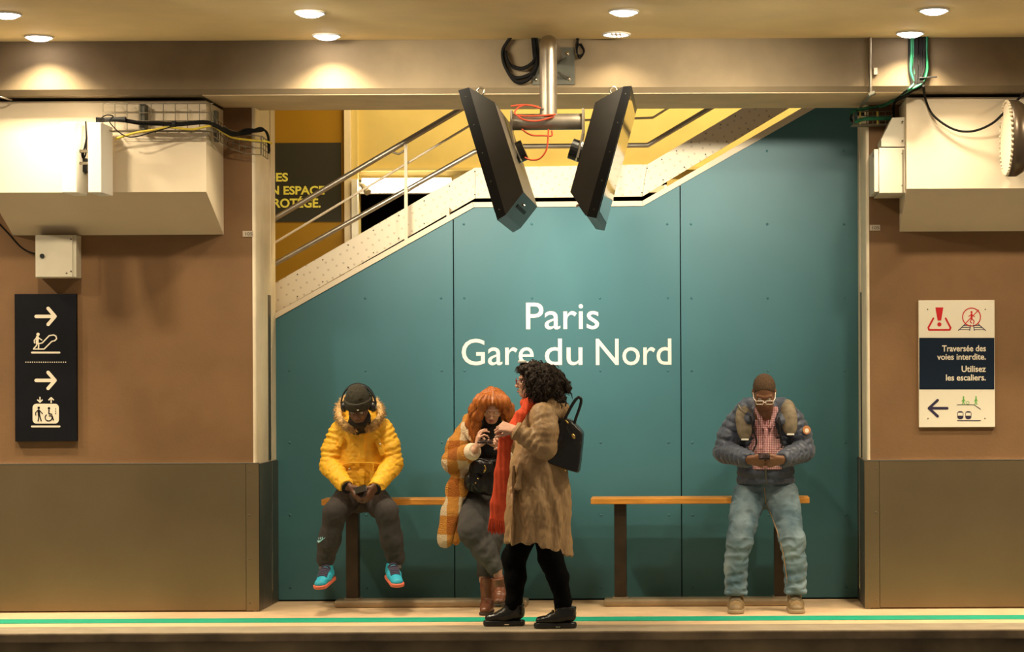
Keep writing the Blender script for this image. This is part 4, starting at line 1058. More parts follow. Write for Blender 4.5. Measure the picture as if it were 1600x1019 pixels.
    for i in (0, 1):
        sx = (-1, 1)[i]; S.cap(hip[i], kn[i], .102, .082, .045, wr=(2.5, .004, .6)); mid = kn[i].lerp(an[i], .55) + V(sx * .004, -.005, 0)
        S.chain([kn[i], mid, an[i] + V(0, 0, .035)], [.081, .073, .064], .03, wr=(2.2, .0025, .7)); S.cap(an[i] + V(0, 0, .02), an[i] - V(0, 0, .005), .052, .043, .01)
        S.cut(an[i] - V(0, 0, .010), (0, 0, -1), .004, an[i] - V(.14, .14, .14), an[i] + V(.14, .14, .05))
    S.seat(560)
    jg = S.build('joggers', M['jogger'], T, folds(.0042, 19, (1, 1, .7), 5.0))
    # printed marks on one leg
    def print_on(c, s, a, curve):
        ca, sa = math.cos(a), math.sin(a); q = lambda x, y: (c[0] + s * (x * ca - y * sa), c[1] + s * (x * sa + y * ca)); m = MB()
        for pts, r in curve:
            P_ = onto(jg, [q(*t) for t in pts], .0005)
            if len(P_) > 1: m.tube(P_, [r[min(i, len(r) - 1)] for i in range(len(P_))], 5)
        return m.build('leg_print', M['swoosh'], T)
    mark = [([(-4.5, 0), (-5, 2), (-4, 3), (-2, 2.4), (1, .6), (4, -1.2), (6.5, -2.6)], [.002, .006, .008, .007, .005, .003, .001])] + [([(-3.4 + 2.5 * k, -.8), (-2.6 + 2.5 * k, -3.8)], [.004]) for k in range(3)]
    print_on((502, 843.5), 1.05, -.12, mark); print_on((507, 786), .9, -.1, mark)
    # socks and trainers
    for i in (0, 1):
        MB().tube([an[i] + V(0, 0, .02), an[i] + V(0, -.01, -.035)], [.040, .042], 16).build('sock', M['sock'], T)
        up = V((-.1, .12)[i], -.50, .86); S, P, f_, u_, s_, L = shoe(15.1, toe[i], heel[i], up, None, None, T, .050, .082)
        sh_ = S.build('trainer', M['trainer'], T, folds(.0015, 50))
        so = SDF(np.minimum(heel[i], toe[i]) - .14, np.maximum(heel[i], toe[i]) + .14, .0045)
        so.cap(P(.10, 0, .014), P(.88, 0, .016), .050, .050, .0, flat=(u_, .9)); so.cut(P(0, 0, .026), u_, .004); so.cut(P(0, 0, 0), -u_, .006); so.build('sole', M['sole_red'], sh_)
        lace_up(sh_, P, u_, M['lace'], 6, .30, .07, .032, .0085)
yellow()
# headphones and phone
def headphones():
    hd = W(560.5, 635, 15.20); pit = math.radians(33); R = basis(V(-.05, -math.cos(pit), -math.sin(pit)), (0, 0, 1)); p = lambda x, y, z: hd + R @ V(x, y, z)
    t = thing('headphones', p(0, -.005, .15), 'black over-ear headphones worn over the dark beanie', 'headphones')
    M['headphone'] = mat('black headphone plastic', (.014, .013, .013), .35)
    arc = [p(.122 * math.cos(a), -.004 - .050 * math.sin(a), .010 + .138 * math.sin(a)) for a in [math.pi * i / 24 for i in range(25)]]
    m = MB(); fw = R @ V(0, 1, 0)
    for i in range(24):
        a, b = arc[i], arc[i + 1]; n0 = (a - p(0, -.004, .01)).normalized() * .0045; n1 = (b - p(0, -.004, .01)).normalized() * .0045; w_ = fw * .013
        m.add([a - n0 - w_, a + n0 - w_, a + n0 + w_, a - n0 + w_, b - n1 - w_, b + n1 - w_, b + n1 + w_, b - n1 + w_], [(0, 4, 5, 1), (1, 5, 6, 2), (2, 6, 7, 3), (3, 7, 4, 0)], 0, True)
    m.build('headband', M['headphone'], t)
    for sx in (-1, 1):
        ax = R @ V(sx, 0, 0); c = p(sx * .104, .0, -.002)
        MB().tube([c - ax * .014, c - ax * .006, c + ax * .012, c + ax * .018], [.034, .039, .037, .026], 20).build('ear_cup', M['headphone'], t)
        MB().disc(c + ax * .018, ax, .016, .002, 16).build('ear_cup_cap', M['chrome'], t)
headphones()
def slab_phone(c, right, up, w_, h, label, th=.0085, m='phone'):
    t = thing('phone', c, label, 'phone'); right = Vector(right).normalized(); up = (Vector(up) - right * Vector(up).dot(right)).normalized(); n = right.cross(up)
    Rm = Matrix((right, up, n)).transposed(); bm = bmesh.new(); bmesh.ops.create_cube(bm, size=1)
    for v in bm.verts: v.co = V(v.co.x * w_, v.co.y * h, v.co.z * th)
    bmesh.ops.bevel(bm, geom=bm.edges[:], offset=.003, segments=2, affect='EDGES')
    for v in bm.verts: v.co = Vector(c) + Rm @ v.co
    MB().bm(bm).build('case', M[m], t)
    q = [Vector(c) + Rm @ V(a * w_ * .46, b * h * .47, th / 2) for a, b in ((-1, -1), (1, -1), (1, 1), (-1, 1))]
    MB().prism(q, n * .0006).build('screen', M['glass'], t); return t
slab_phone(W(563.5, 765, 14.97), V(.075, .0, .022), V(-.02, .06, .075), .085, .055, 'dark phone held by the man in the yellow parka')

# ================================================================== man in the quilted jacket
M['skin_brown'] = skin('brown skin', (.20, .085, .040)); M['puffer'] = mat('slate quilted nylon', (.046, .056, .088), .5, var=.12, scale=12, bump=.15, bscale=60, sheen=.2)
M['jean'] = mat('washed blue denim', (.045, .095, .130), .85, col2=(.24, .32, .36), scale=5, bump=.2, bscale=180); M['hair_short'] = mat('short cropped hair', (.085, .045, .020), .95, var=.4, scale=120, bump=.8, bscale=300)
M['sneaker'] = mat('brown leather sneaker', (.26, .17, .08), .45, var=.25, scale=30, bump=.1); M['sneaker_sole'] = mat('tan rubber sole', (.40, .30, .18), .6); M['strap'] = mat('grey brown strap pad', (.20, .155, .10), .8, var=.3, scale=25, bump=.2)
M['frame_clear'] = mat('pale spectacle frame', (.85, .74, .62), .25); M['stitch'] = mat('orange seam thread', (.55, .30, .10), .7)
def check_mat(name, a, b, c, size, axes=('X', 'Z'), wob=0.0, off=(0, 0), fuzz=0.0, size2=None, nscale=25):
    """woven gingham: white where neither band runs, mid where one does, full colour where both cross"""
    m = mat(name, a, .9, sheen=.3); nt = m.node_tree; bs = nt.nodes['Principled BSDF']; L = nt.links
    tc = nt.nodes.new('ShaderNodeTexCoord'); vec = tc.outputs['Object']
    if wob:
        n = nt.nodes.new('ShaderNodeTexNoise'); n.inputs['Scale'].default_value = nscale; L.new(vec, n.inputs['Vector'])
        sub = nt.nodes.new('ShaderNodeVectorMath'); sub.operation = 'MULTIPLY_ADD'; L.new(n.outputs['Color'], sub.inputs[0]); sub.inputs[1].default_value = (wob,) * 3; L.new(vec, sub.inputs[2]); vec = sub.outputs[0]
    sp = nt.nodes.new('ShaderNodeSeparateXYZ'); L.new(vec, sp.inputs[0]); outs = []
    for k, ax in enumerate(axes):
        mu = nt.nodes.new('ShaderNodeMath'); mu.operation = 'MULTIPLY_ADD'; L.new(sp.outputs[ax], mu.inputs[0]); mu.inputs[1].default_value = 1 / ((size2 or size) if k else size); mu.inputs[2].default_value = off[k]
        fr = nt.nodes.new('ShaderNodeMath'); fr.operation = 'FRACT'; L.new(mu.outputs[0], fr.inputs[0])
        g = nt.nodes.new('ShaderNodeMath'); g.operation = 'GREATER_THAN'; g.inputs[1].default_value = .5; L.new(fr.outputs[0], g.inputs[0]); outs.append(g.outputs[0])
    ad = nt.nodes.new('ShaderNodeMath'); ad.operation = 'ADD'; L.new(outs[0], ad.inputs[0]); L.new(outs[1], ad.inputs[1])
    hf = nt.nodes.new('ShaderNodeMath'); hf.operation = 'MULTIPLY'; hf.inputs[1].default_value = .5; L.new(ad.outputs[0], hf.inputs[0])
    cr = nt.nodes.new('ShaderNodeValToRGB'); cr.color_ramp.interpolation = 'CONSTANT'; L.new(hf.outputs[0], cr.inputs[0])
    e = cr.color_ramp.elements; e[0].position = 0; e[0].color = (*a, 1); e[1].position = .75; e[1].color = (*c, 1); q = e.new(.25); q.color = (*b, 1)
    L.new(cr.outputs[0], bs.inputs['Base Color'])
    if fuzz:
        n2 = nt.nodes.new('ShaderNodeTexNoise'); n2.inputs['Scale'].default_value = 120; n2.inputs['Detail'].default_value = 6; L.new(tc.outputs['Object'], n2.inputs['Vector'])
        bu = nt.nodes.new('ShaderNodeBump'); bu.inputs['Strength'].default_value = fuzz; bu.inputs['Distance'].default_value = .02; L.new(n2.outputs['Fac'], bu.inputs['Height']); L.new(bu.outputs[0], bs.inputs['Normal'])
    return m
M['shirt'] = check_mat('pink gingham shirt', (.80, .62, .58), (.50, .20, .22), (.25, .05, .07), .0125)
nm = thing('person', W(1196, 782, 15.55), 'man in a slate quilted jacket, pink check shirt and jeans, looking down at a phone', 'person')
def glasses(p, sc, m, parent, r=.021, name='spectacles', ybase=.108, rect=False):
    mb = MB()
    for sx in (-1, 1):
        if rect: pts = [p(sx * .034 + a * r * 1.15, ybase - .004, .002 + b * r * .68) for a, b in ((-1, .9), (-.6, 1), (.6, 1), (1, .9), (1, -.6), (.7, -1), (-.7, -1), (-1, -.6))]
        else: pts = [p(sx * .034 + r * math.cos(a), ybase - .004, .002 + .9 * r * math.sin(a)) for a in [2 * math.pi * i / 20 for i in range(20)]]
        mb.tube(pts, .0026 * sc, 6, closed=True)
        mb.tube([p(sx * (.034 + r), ybase - .005, .008), p(sx * .074, .075, .008), p(sx * .079, .0, .004)], .0026 * sc, 6)
    mb.tube([p(-.013, ybase - .003, .006), p(0, ybase + .002, .009), p(.013, ybase - .003, .006)], .0024 * sc, 6)
    return mb.build(name, m, parent)
def navy():
    T = nm
    sh = [W(1156, 655, 15.42), W(1235, 653, 15.42)]; el = [W(1132, 706, 15.40), W(1256, 704, 15.40)]; wr = [W(1170, 718, 15.08), W(1222, 718, 15.08)]
    pel = W(1196, 768, 15.52); ch = W(1196, 690, 15.42); nk = W(1195, 650, 15.36); hd = W(1194, 613, 15.20)
    hip = [W(1170, 776, 15.48), W(1222, 775, 15.48)]; kn = [W(1155, 846, 15.20), W(1237, 844, 15.20)]; an = [W(1150, 922, 15.18), W(1243, 920, 15.18)]
    heel = [W(1151, 951, 15.26), W(1241, 951, 15.26)]; toe = [W(1149, 958, 15.06), W(1245, 958, 15.06)]
    for q in heel + toe: q.z = .002
    for a, b, dx in ((0, 0, -.03), (1, 1, .03)): toe[a] = V(toe[a].x, heel[a].y - .265, .002)
    pit = math.radians(41); f = V(.0, -math.cos(pit), -math.sin(pit)); R = basis(f, (0, 0, 1))
    S = SDF(V(W(1110, 0, 15.2).x, -1.25, -.01), V(W(1280, 0, 15.2).x, -.2, hd.z + .18), .0045)
    p = head(S, hd, R, 1.0, 1.08); S.ell(p(0, .03, -.055), (.064, .055, .055), R, .03)
    S.cap(p(0, -.02, -.05), nk, .062, .070, .03); S.chain([nk, ch, pel], [.08, .11, .12], .03, flat=((0, 1, 0), .7)); S.cap(sh[0], sh[1], .045, None, .04)
    for i in (0, 1):
        S.chain([sh[i], el[i], wr[i]], [.05, .042, .031], .02); S.chain([hip[i], kn[i], an[i]], [.085, .058, .040], .03); S.cap(pel, hip[i], .10, .09, .03)
        S.cap(an[i], heel[i].lerp(toe[i], .25) + V(0, 0, .05), .036, .032, .02); S.cap(heel[i].lerp(toe[i], .25) + V(0, 0, .05), heel[i].lerp(toe[i], .75) + V(0, 0, .04), .03, .026, .02)
    hand(S, W(1170, 719, 15.06), (.90, -.25, -.15), (.10, .75, .62), 1, curls=[(.5, 1.0, .6), (.7, 1.1, .7), (.8, 1.1, .7), (.8, 1.1, .7)], thumb=(.75, .35, .10), tb=(.4, .1), sc=1.08)
    hand(S, W(1222, 719, 15.06), (-.90, -.25, -.15), (-.10, .75, .62), -1, curls=[(.5, 1.0, .6), (.7, 1.1, .7), (.8, 1.1, .7), (.8, 1.1, .7)], thumb=(.75, .35, .10), tb=(.4, .1), sc=1.08)
    S.seat(1196)
    S.build('body', M['skin_brown'], T); eyes(p, 1, T)
    # cropped hair
    S = SDF(hd - V(.16, .2, .1), hd + V(.16, .2, .2), .004); S.ell(p(0, -.016, .038), (.0785, .098, .086), R); S.cut(p(0, .060, .060), R @ V(0, 1, -.55), .012); S.cut(p(0, -.02, -.005), R @ V(0, .05, -1), .010)
    S.build('hair', M['hair_short'], T, lambda P: .0012 * nz(P, 260))
    glasses(p, 1.25, M['frame_clear'], T, .023, ybase=.116, rect=True)
    # shirt with collar
    S = SDF(W(1150, 735, 15.3) - V(0, .3, 0), W(1245, 628, 15.3) + V(0, .45, 0), .005)
    S.cap(W(1196, 668, 15.42), W(1196, 700, 15.40), .12, .135, .03, flat=((0, 1, 0), .85)); S.cap(W(1197, 705, 15.40), W(1197, 735, 15.42), .14, .15, .012, flat=((0, 1, 0), .85)); S.cap(nk + V(0, .02, 0), ch, .088, .12, .04)
    S.cap(W(1183, 640, 15.30), W(1192, 668, 15.27), .020, .012, .01); S.cap(W(1212, 640, 15.30), W(1203, 668, 15.27), .020, .012, .01)
    S.ell(p(0, .06, -.07), (.055, .06, .05), R, .01, 'sub'); S.boxr(W(1197, 695, 15.275), (.016, .012, .14), None, .006, .004)
    S.build('shirt', M['shirt'], T, folds(.004, 30, (1, 1, 1.4), 3.0))
    # quilted jacket, open at the front
    S = SDF(W(1108, 772, 15.3) - V(0, .35, 0), W(1282, 622, 15.3) + V(0, .6, 0), .006); fl = ((0, 1, 0), .76)
    S.cap(W(1196, 672, 15.45), W(1196, 720, 15.45), .180, .195, .03, flat=fl, ring=(6, .014)); S.cap(W(1196, 728, 15.46), W(1196, 756, 15.48), .20, .205, .02, flat=((0, 1, 0), .8), ring=(2, .012))
    S.cap(sh[0] + V(.02, 0, 0), sh[1] - V(.02, 0, 0), .088, None, .05); S.cap(nk + V(0, .07, .0), ch + V(0, .04, 0), .11, .14, .05, flat=fl)
    for i in (0, 1):
        q = sh[i].lerp(el[i], .5) + V((-.014, .014)[i], 0, .0)
        S.chain([sh[i], q], [.086, .084], .02, ring=(2.5, .014)); S.chain([q, el[i]], [.084, .076], .02, ring=(2.5, .014)); S.cap(el[i], wr[i], .078, .056, .018, ring=(6, .013))
        d = (wr[i] - el[i]).normalized(); S.cut(wr[i] + d * .010, d, .008, wr[i] - V(.13, .13, .13), wr[i] + V(.13, .13, .13))
    # hood collar
    S.chain([W(1172, 628, 15.45), W(1161, 640, 15.38), W(1170, 656, 15.27)], [.045, .052, .032], .03); S.chain([W(1217, 628, 15.45), W(1229, 640, 15.38), W(1220, 658, 15.27)], [.045, .052, .030], .03); S.cap(W(1172, 628, 15.45), W(1217, 628, 15.45), .05, None, .03)
    # front opening: wide down to the belt, then closed
    S.ell(W(1196, 668, 15.24), (.085, .13, .13), None, .006, 'sub'); S.ell(W(1198, 699, 15.22), (.098, .10, .085), None, .006, 'sub'); S.ell(p(0, .03, -.04), (.085, .10, .11), R, .01, 'sub')
    S.cut(V(0, 0, W(1196, 757, 15.34).z), V(0, 0, -1), .015); S.boxr(W(1197, 742, 15.285), (.007, .03, .07), None, .003, .003, 'sub')
    S.build('jacket', M['puffer'], T, folds(.0045, 30, (1, 1, 1.2), 1.7))
    m = MB(); m.tube(smooth_path([W(1172, 650, 15.235), W(1176, 668, 15.235), W(1182, 690, 15.27), W(1176, 706, 15.28)]), .006, 6); m.tube(smooth_path([W(1217, 652, 15.235), W(1218, 670, 15.235), W(1222, 692, 15.27), W(1221, 700, 15.28)]), .006, 6); m.build('zip_edge', M['inner'], T)
    m = MB(); m.tube([W(1196.5, 732, 15.27), W(1197, 757, 15.29)], .005, 6); m.build('zip', M['plate'], T)
    m = MB(); m.tube(smooth_path([W(1154, 633, 15.31), W(1158, 640, 15.29), W(1166, 646, 15.26)]), .007, 6); m.build('hood_clip', M['wire'], T)
    # round arm badge
    c = W(1260, 672, 15.32); n = V(.35, -.93, 0); b = MB(); b.disc(c, n, .030, .006, 20); bd = b.build('arm_badge', mat('orange badge', (.55, .22, .08), .5), T)
    MB().disc(c + n * .006 + V(0, 0, -.004), n, .016, .002, 14).build('badge_emblem', M['signink'], bd)
    # jeans
    S = SDF(V(W(1118, 0, 15.2).x, -1.2, .02), V(W(1276, 0, 15.2).x, -.2, W(0, 742, 15.4).z), .006)
    S.cap(pel + V(0, 0, .06), pel + V(0, 0, .045), .172, .170, .04, flat=((0, 1, 0), .78))
    for i in (0, 1):
        sx = (-1, 1)[i]; mid = kn[i].lerp(an[i], .5) + V(sx * .012, .012, 0)
        S.cap(hip[i], kn[i], .120, .086, .045, wr=(3.0, .003, .9)); S.chain([kn[i], mid, an[i] - V(0, 0, .01)], [.085, .077, .077], .03, wr=(2.6, .004, .9))
        S.cut(an[i] - V(0, 0, .030), (0, 0, -1), .006, an[i] - V(.16, .16, .16), an[i] + V(.16, .16, .03)); S.boxr(an[i] - V(0, .0, .020), (.076, .076, .014), None, .012, .008)
    S.seat(1196)
    jn = S.build('jeans', M['jean'], T, folds(.0058, 15, (1, 1, 1.7), 2.2, 1.3))
    m = MB(); m.tube(onto(jn, [(1198, 785), (1203, 800), (1209, 815), (1215, 832), (1221, 852), (1225, 872), (1228, 892), (1230, 910)]), .0030, 5); m.tube(onto(jn, [(1194, 762), (1195, 770), (1196, 778), (1196, 786)]), .003, 5); m.build('seam_stitching', M['stitch'], T)
    for i in (0, 1):
        S, P, f_, u_, s_, L = shoe(15.1, toe[i], heel[i], V(0, 0, 1), None, None, T, .060, .122); o = S.build('sneaker', M['sneaker'], T, folds(.002, 50))
        so = SDF(np.minimum(heel[i], toe[i]) - .14, np.maximum(heel[i], toe[i]) + .14, .0045)
        so.cap(P(.12, 0, .014), P(.86, 0, .014), .058, .058, .0, flat=(u_, .9)); so.cut(P(0, 0, .028), u_, .004); so.cut(P(0, 0, 0), -u_, .004); so.build('sole', M['sneaker_sole'], o)
        lace_up(o, P, u_, M['strap'], 6, .30, .065, .034, .0055)
        S3 = SDF(np.minimum(heel[i], toe[i]) - .14, np.maximum(heel[i], toe[i]) + V(.14, .14, .2), .0045); S3.cap(P(.17, 0, .09), P(.15, 0, .155), .050, .052, .01); S3.cut(P(0, 0, .13), u_, .006); S3.build('collar', M['strap'], o)
navy()
slab_phone(W(1194, 713, 14.93), V(.08, 0, 0), V(0, .11, .03), .078, .13, 'dark phone held by the man in the quilted jacket')
def straps():
    t = thing('backpack', W(1196, 690, 15.66), 'backpack worn by the seated man, its padded shoulder straps over the quilted jacket', 'backpack')
    S = SDF(W(1150, 745, 15.4) - V(0, .1, 0), W(1242, 640, 15.4) + V(0, .4, 0), .007); S.boxr(W(1196, 690, 15.66), (.14, .05, .19), None, .04); S.build('bag', M['strap'], t)
    for pts in ([W(1170, 645, 15.55), W(1164, 640, 15.42), W(1162, 652, 15.30), W(1164, 682, 15.272)], [W(1222, 643, 15.55), W(1229, 636, 15.42), W(1232, 648, 15.30), W(1235, 674, 15.275)]):
        S = SDF(np.min(np.array(pts), 0) - .08, np.max(np.array(pts), 0) + .08, .005); P_ = smooth_path(pts, 4); n = len(P_)
        S.chain(P_, [.046 if i < n - 3 else (.042, .037, .031)[i - n + 3] for i in range(n)], .03, flat=((0, 1, .1), .5)); o = S.build('shoulder_strap', M['strap'], t)
        c = P_[-1] + V(0, -.012, -.022); MB().box((c.x - .026, c.y - .006, c.z - .006), (c.x + .026, c.y + .006, c.z + .006), bev=.003).build('strap_tab', M['white'], o)
straps()

# ================================================================== red-haired woman on the bench
M['skin_light'] = skin('fair skin', (.62, .34, .23)); M['copper'] = mat('copper hair', (.27, .065, .008), .42, col2=(.52, .155, .02), scale=26, aniso=(2.2, 2.2, .35), bump=.5, bscale=60)
M['plaid'] = check_mat('orange and white fleece check', (.74, .57, .36), (.60, .25, .035), (.40, .115, .007), .165, ('X', 'Z'), .02, (.05, .30), .9, .262, 18); M['plaid'].node_tree.nodes['Principled BSDF'].inputs['Sheen Weight'].default_value = 0
M['rib'] = mat('cream rib knit', (.78, .64, .46), .9, bump=.6, bscale=140); M['blackwool'] = mat('black knit', (.008, .007, .008), .95); M['jeans_dark'] = mat('charcoal denim', (.028, .026, .025), .85, col2=(.080, .074, .070), scale=4, bump=.15, bscale=180)
M['boot'] = mat('brown leather boot', (.16, .055, .025), .35, var=.2, scale=10); M['boot_sole'] = mat('dark brown sole', (.05, .025, .015), .6); M['leather'] = mat('black leather', (.012, .011, .011), .30, bump=.25, bscale=50)
M['wirespec'] = mat('thin gold spectacle wire', (.55, .36, .18), .3, .8); M['lip'] = skin('lips', (.50, .16, .12)); M['gold'] = mat('gold buckle', (.75, .50, .16), .25, 1.0)
M['parting'] = M['skin_light']
rw_ = thing('person', W(765, 782, 15.55), 'red-haired woman in an orange and white check coat using a phone', 'person')
def redhead():
    T = rw_
    sh = [W(733, 675, 15.42), W(792, 677, 15.42)]; el = [W(708, 720, 15.34), W(806, 722, 15.36)]; wr = [W(742, 704, 15.02), W(790, 706, 15.04)]
    pel = W(757, 772, 15.54); ch = W(764, 705, 15.44); nk = W(767, 668, 15.36); hd = W(769, 636, 15.20)
    hip = [W(741, 782, 15.48), W(772, 784, 15.50)]; kn = [W(737, 831, 15.06), W(768, 840, 15.16)]; an = [W(776, 890, 15.06), W(757, 905, 15.18)]
    pit = math.radians(34); f = V(.06, -math.cos(pit), -math.sin(pit)); R = basis(f, (.05, 0, 1))
    heel = [W(786, 935, 15.10), V(W(759, 0, 15.20).x, 15.22 - D0, .0)]; toe = [W(780, 948, 14.90), V(W(753, 0, 14.98).x, 14.97 - D0, .0)]
    S = SDF(V(W(680, 0, 15.2).x, -1.3, -.01), V(W(835, 0, 15.2).x, -.2, hd.z + .18), .0042)
    p = head(S, hd, R, .95, .92)
    S.cap(p(0, -.02, -.05), nk, .048, .052, .03); S.chain([nk, ch, pel], [.07, .09, .11], .03, flat=((0, 1, 0), .7)); S.cap(sh[0], sh[1], .04, None, .04)
    for i in (0, 1):
        S.chain([sh[i], el[i], wr[i]], [.044, .037, .026], .02); S.chain([hip[i], kn[i], an[i]], [.085, .058, .034], .03); S.cap(pel, hip[i], .10, .09, .03)
        S.cap(an[i], heel[i].lerp(toe[i], .20) + V(0, 0, .04), .032, .030, .02); S.cap(heel[i].lerp(toe[i], .25) + V(0, 0, .04), heel[i].lerp(toe[i], .75) + V(0, 0, .03), .03, .024, .02)
    # raised hand tapping the screen, other hand under the phone
    hand(S, W(744, 701, 15.00), V(.16, -.10, .80), V(.75, .25, -.1), -1, curls=[(.9, .9, .5), (.5, .8, .5), (.35, .6, .4), (.2, .4, .3)], thumb=(.55, .55, .60), tb=(.35, .25), sc=.92, spread=.16)
    hand(S, W(788, 702, 15.0), V(-.80, -.15, .30), V(.10, -.1, .95), 1, curls=[(.10, .25, .2)] * 4, thumb=(.5, .6, .4), sc=.9)
    S.build('body', M['skin_light'], T); eyes(p, .95, T)
    up = R @ V(0, 0, 1)
    m = MB(); m.tube([p(-.020, .091, -.058), p(-.008, .098, -.056), p(.008, .098, -.056), p(.020, .091, -.058)], [.002, .0045, .0045, .002], 6); m.tube([p(-.016, .092, -.064), p(0, .097, -.066), p(.016, .092, -.064)], [.002, .005, .002], 6); m.build('lips', M['lip'], T)
    glasses(p, .95, M['wirespec'], T, .021, ybase=.110)
    # hair: cap, side curtains, parting
    S = SDF(hd - V(.24, .25, .34), hd + V(.24, .30, .20), .005)
    S.ell(p(0, -.016, .040), (.092, .108, .096), R, .02); S.ell(p(0, -.06, -.06), (.10, .07, .12), R, .04)
    lf = [p(-.022, .050, .100), W(752, 627, 15.10), W(744, 645, 15.14), W(741, 664, 15.19), W(746, 683, 15.20)]; rf = [p(.022, .050, .100), W(788, 628, 15.12), W(795, 643, 15.17), W(798, 656, 15.22), W(799, 668, 15.26)]
    S.chain(lf, [.030, .042, .046, .040, .014], .03); S.chain(rf, [.030, .036, .034, .030, .012], .03)
    S.chain([p(-.06, .0, .06), W(746, 640, 15.30), W(739, 662, 15.30), W(744, 680, 15.27)], [.05, .05, .046, .02], .03); S.chain([p(.06, .0, .06), W(792, 638, 15.32), W(797, 660, 15.34)], [.05, .045, .03], .03)
    S.ell(p(0, .105, -.045), (.062, .075, .110), R, .012, 'sub'); S.cap(p(0, .112, .10), p(0, .04, .155), .006, .004, .010, mode='sub'); S.cap(p(0, .108, .108), p(0, .125, .02), .006, .060, .010, mode='sub')
    def strands(P):
        q = (P - np.array(hd)) @ np.array(R); a = np.arctan2(q[:, 0], q[:, 1] + .03); return .0052 * np.sin(30 * a + 2.2 * np.sin(q[:, 2] * 26) + 1.5 * np.sin(q[:, 1] * 31)) + .003 * nz(P, 45)
    S.build('hair', M['copper'], T, strands)
    rnd = random.Random(11); m = MB()
    for k in range(170):
        sx = -1 if k % 5 < 3 else 1; base = lf if sx < 0 else rf; a = rnd.uniform(-.2, 2.6); rad = (.042 if sx < 0 else .033)
        off = V(sx * math.sin(a) * rad, -math.cos(a) * rad * (1 if a < 1.2 else .6), 0)
        if off.x * sx < .006: off.x = sx * .006
        pts = [base[0] + R @ V(sx * rnd.uniform(-.005, .02), -rnd.uniform(.03, .09), rnd.uniform(.016, .024))] + [base[0].lerp(base[1], .45) + (base[0].lerp(base[1], .45) - hd).normalized() * rnd.uniform(.026, .034) + R @ V(sx * rnd.uniform(.004, .030), -rnd.uniform(.0, .06), 0)] + [q + off * g for q, g in zip(base[1:-1], (1.0, 1.05, 1.05))] + [base[-1] + off * .8 + V(rnd.gauss(0, .010), rnd.gauss(0, .008), rnd.uniform(-.03, .02))]
        m.tube(smooth_path(pts, 4), [.0032] * (4 * (len(pts) - 1)) + [.001], 4, caps=False)
    m.build('hair_strands', M['copper'], T)
    m = MB(); m.tube([p(0, .100, .104), p(0, .075, .127), p(0, .04, .139), p(0, .0, .142)], [.0045, .0055, .005, .003], 6); m.build('hair_parting', M['parting'], T)
    MB().dome(p(-.075, .045, -.012), R @ V(-.5, .9, 0), .006, .004, 8, 2).build('earring', M['chrome'], T)
    # black scarf and top
    S = SDF(W(728, 775, 15.3) - V(0, .25, 0), W(812, 645, 15.3) + V(0, .35, 0), .0055)
    S.cap(p(0, -.005, -.11), nk + V(0, -.03, .0), .066, .085, .03); S.cap(nk + V(0, -.05, 0), ch + V(0, -.07, .04), .085, .10, .03); S.chain([ch, pel + V(0, 0, .02)], [.135, .15], .03, flat=((0, 1, 0), .8)); S.ell(p(0, .085, -.035), (.058, .06, .048), R, .012, 'sub')
    S.build('scarf_top', M['blackwool'], T, folds(.006, 24, (1, 1, 1.3), .4))
    # coat
    S = SDF(V(W(672, 0, 15.2).x, -1.1, W(0, 872, 15.2).z), V(W(840, 0, 15.2).x, -.12, W(0, 636, 15.2).z), .006)
    S.cap(sh[0], sh[1], .080, None, .05); S.chain([W(764, 690, 15.52), W(762, 745, 15.56)], [.165, .18], .03, flat=((0, 1, 0), .62))
    q = sh[0].lerp(el[0], .5) + V(-.018, 0, 0); S.chain([sh[0], q, el[0]], [.082, .082, .078], .03, wr=(1.5, .004, .8)); S.cap(el[0] + V(0, 0, -.01), wr[0] + V(-.02, 0, -.005), .078, .062, .02)
    q = sh[1].lerp(el[1], .5) + V(.018, 0, 0); S.chain([sh[1], q, el[1]], [.078, .080, .075], .03); S.cap(el[1], wr[1] + V(.02, 0, 0), .075, .060, .02)
    for i in (0, 1):
        d = (wr[i] - el[i]).normalized(); S.cut(wr[i] - d * .055, d, .006, wr[i] - V(.10, .13, .12), wr[i] + V(.10, .13, .12))
    # collar and lapels
    S.chain([W(733, 656, 15.46), W(733, 672, 15.34), W(744, 692, 15.25)], [.045, .05, .028], .015, flat=((0, 1, 0), .8)); S.chain([W(795, 656, 15.46), W(796, 676, 15.34), W(790, 694, 15.28)], [.04, .045, .025], .015)
    # open front
    S.ell(W(769, 700, 15.20), (.125, .20, .20), None, .01, 'sub'); S.cap(W(768, 735, 15.26), W(772, 790, 15.2), .15, .19, .01, mode='sub')
    # hanging front panel with its slanted hem
    S.chain([W(728, 722, 15.37), W(714, 765, 15.29), W(704, 802, 15.24), W(695, 843, 15.22)], [.070, .072, .064, .062], .03, flat=((.2, 1, 0), .52)); S.chain([W(727, 745, 15.40), W(716, 790, 15.48), W(712, 836, 15.50)], [.07, .075, .075], .03, flat=((.9, .5, 0), .4))
    S.chain([W(800, 735, 15.44), W(806, 790, 15.40), W(808, 840, 15.40)], [.07, .07, .065], .03, flat=((.2, 1, 0), .5))
    hp = W(696, 862, 15.22); S.cut(hp, V(.42, 0, -1), .006, V(W(672, 0, 15.2).x, -1.1, W(0, 872, 15.2).z), V(W(840, 0, 15.2).x, -.12, W(0, 800, 15.2).z))
    S.seat(760)
    S.build('coat', M['plaid'], T, folds(.0045, 18, (1, 1, .8), 2.0))
    for i in (0, 1):
        d = (wr[i] - el[i]).normalized(); a = wr[i] - d * .075; m = MB(); m.tube([a, a + d * .03, a + d * .06, a + d * .075], [.058, .062, .054, .044], 20); m.build('knit_cuff', M['rib'], T)
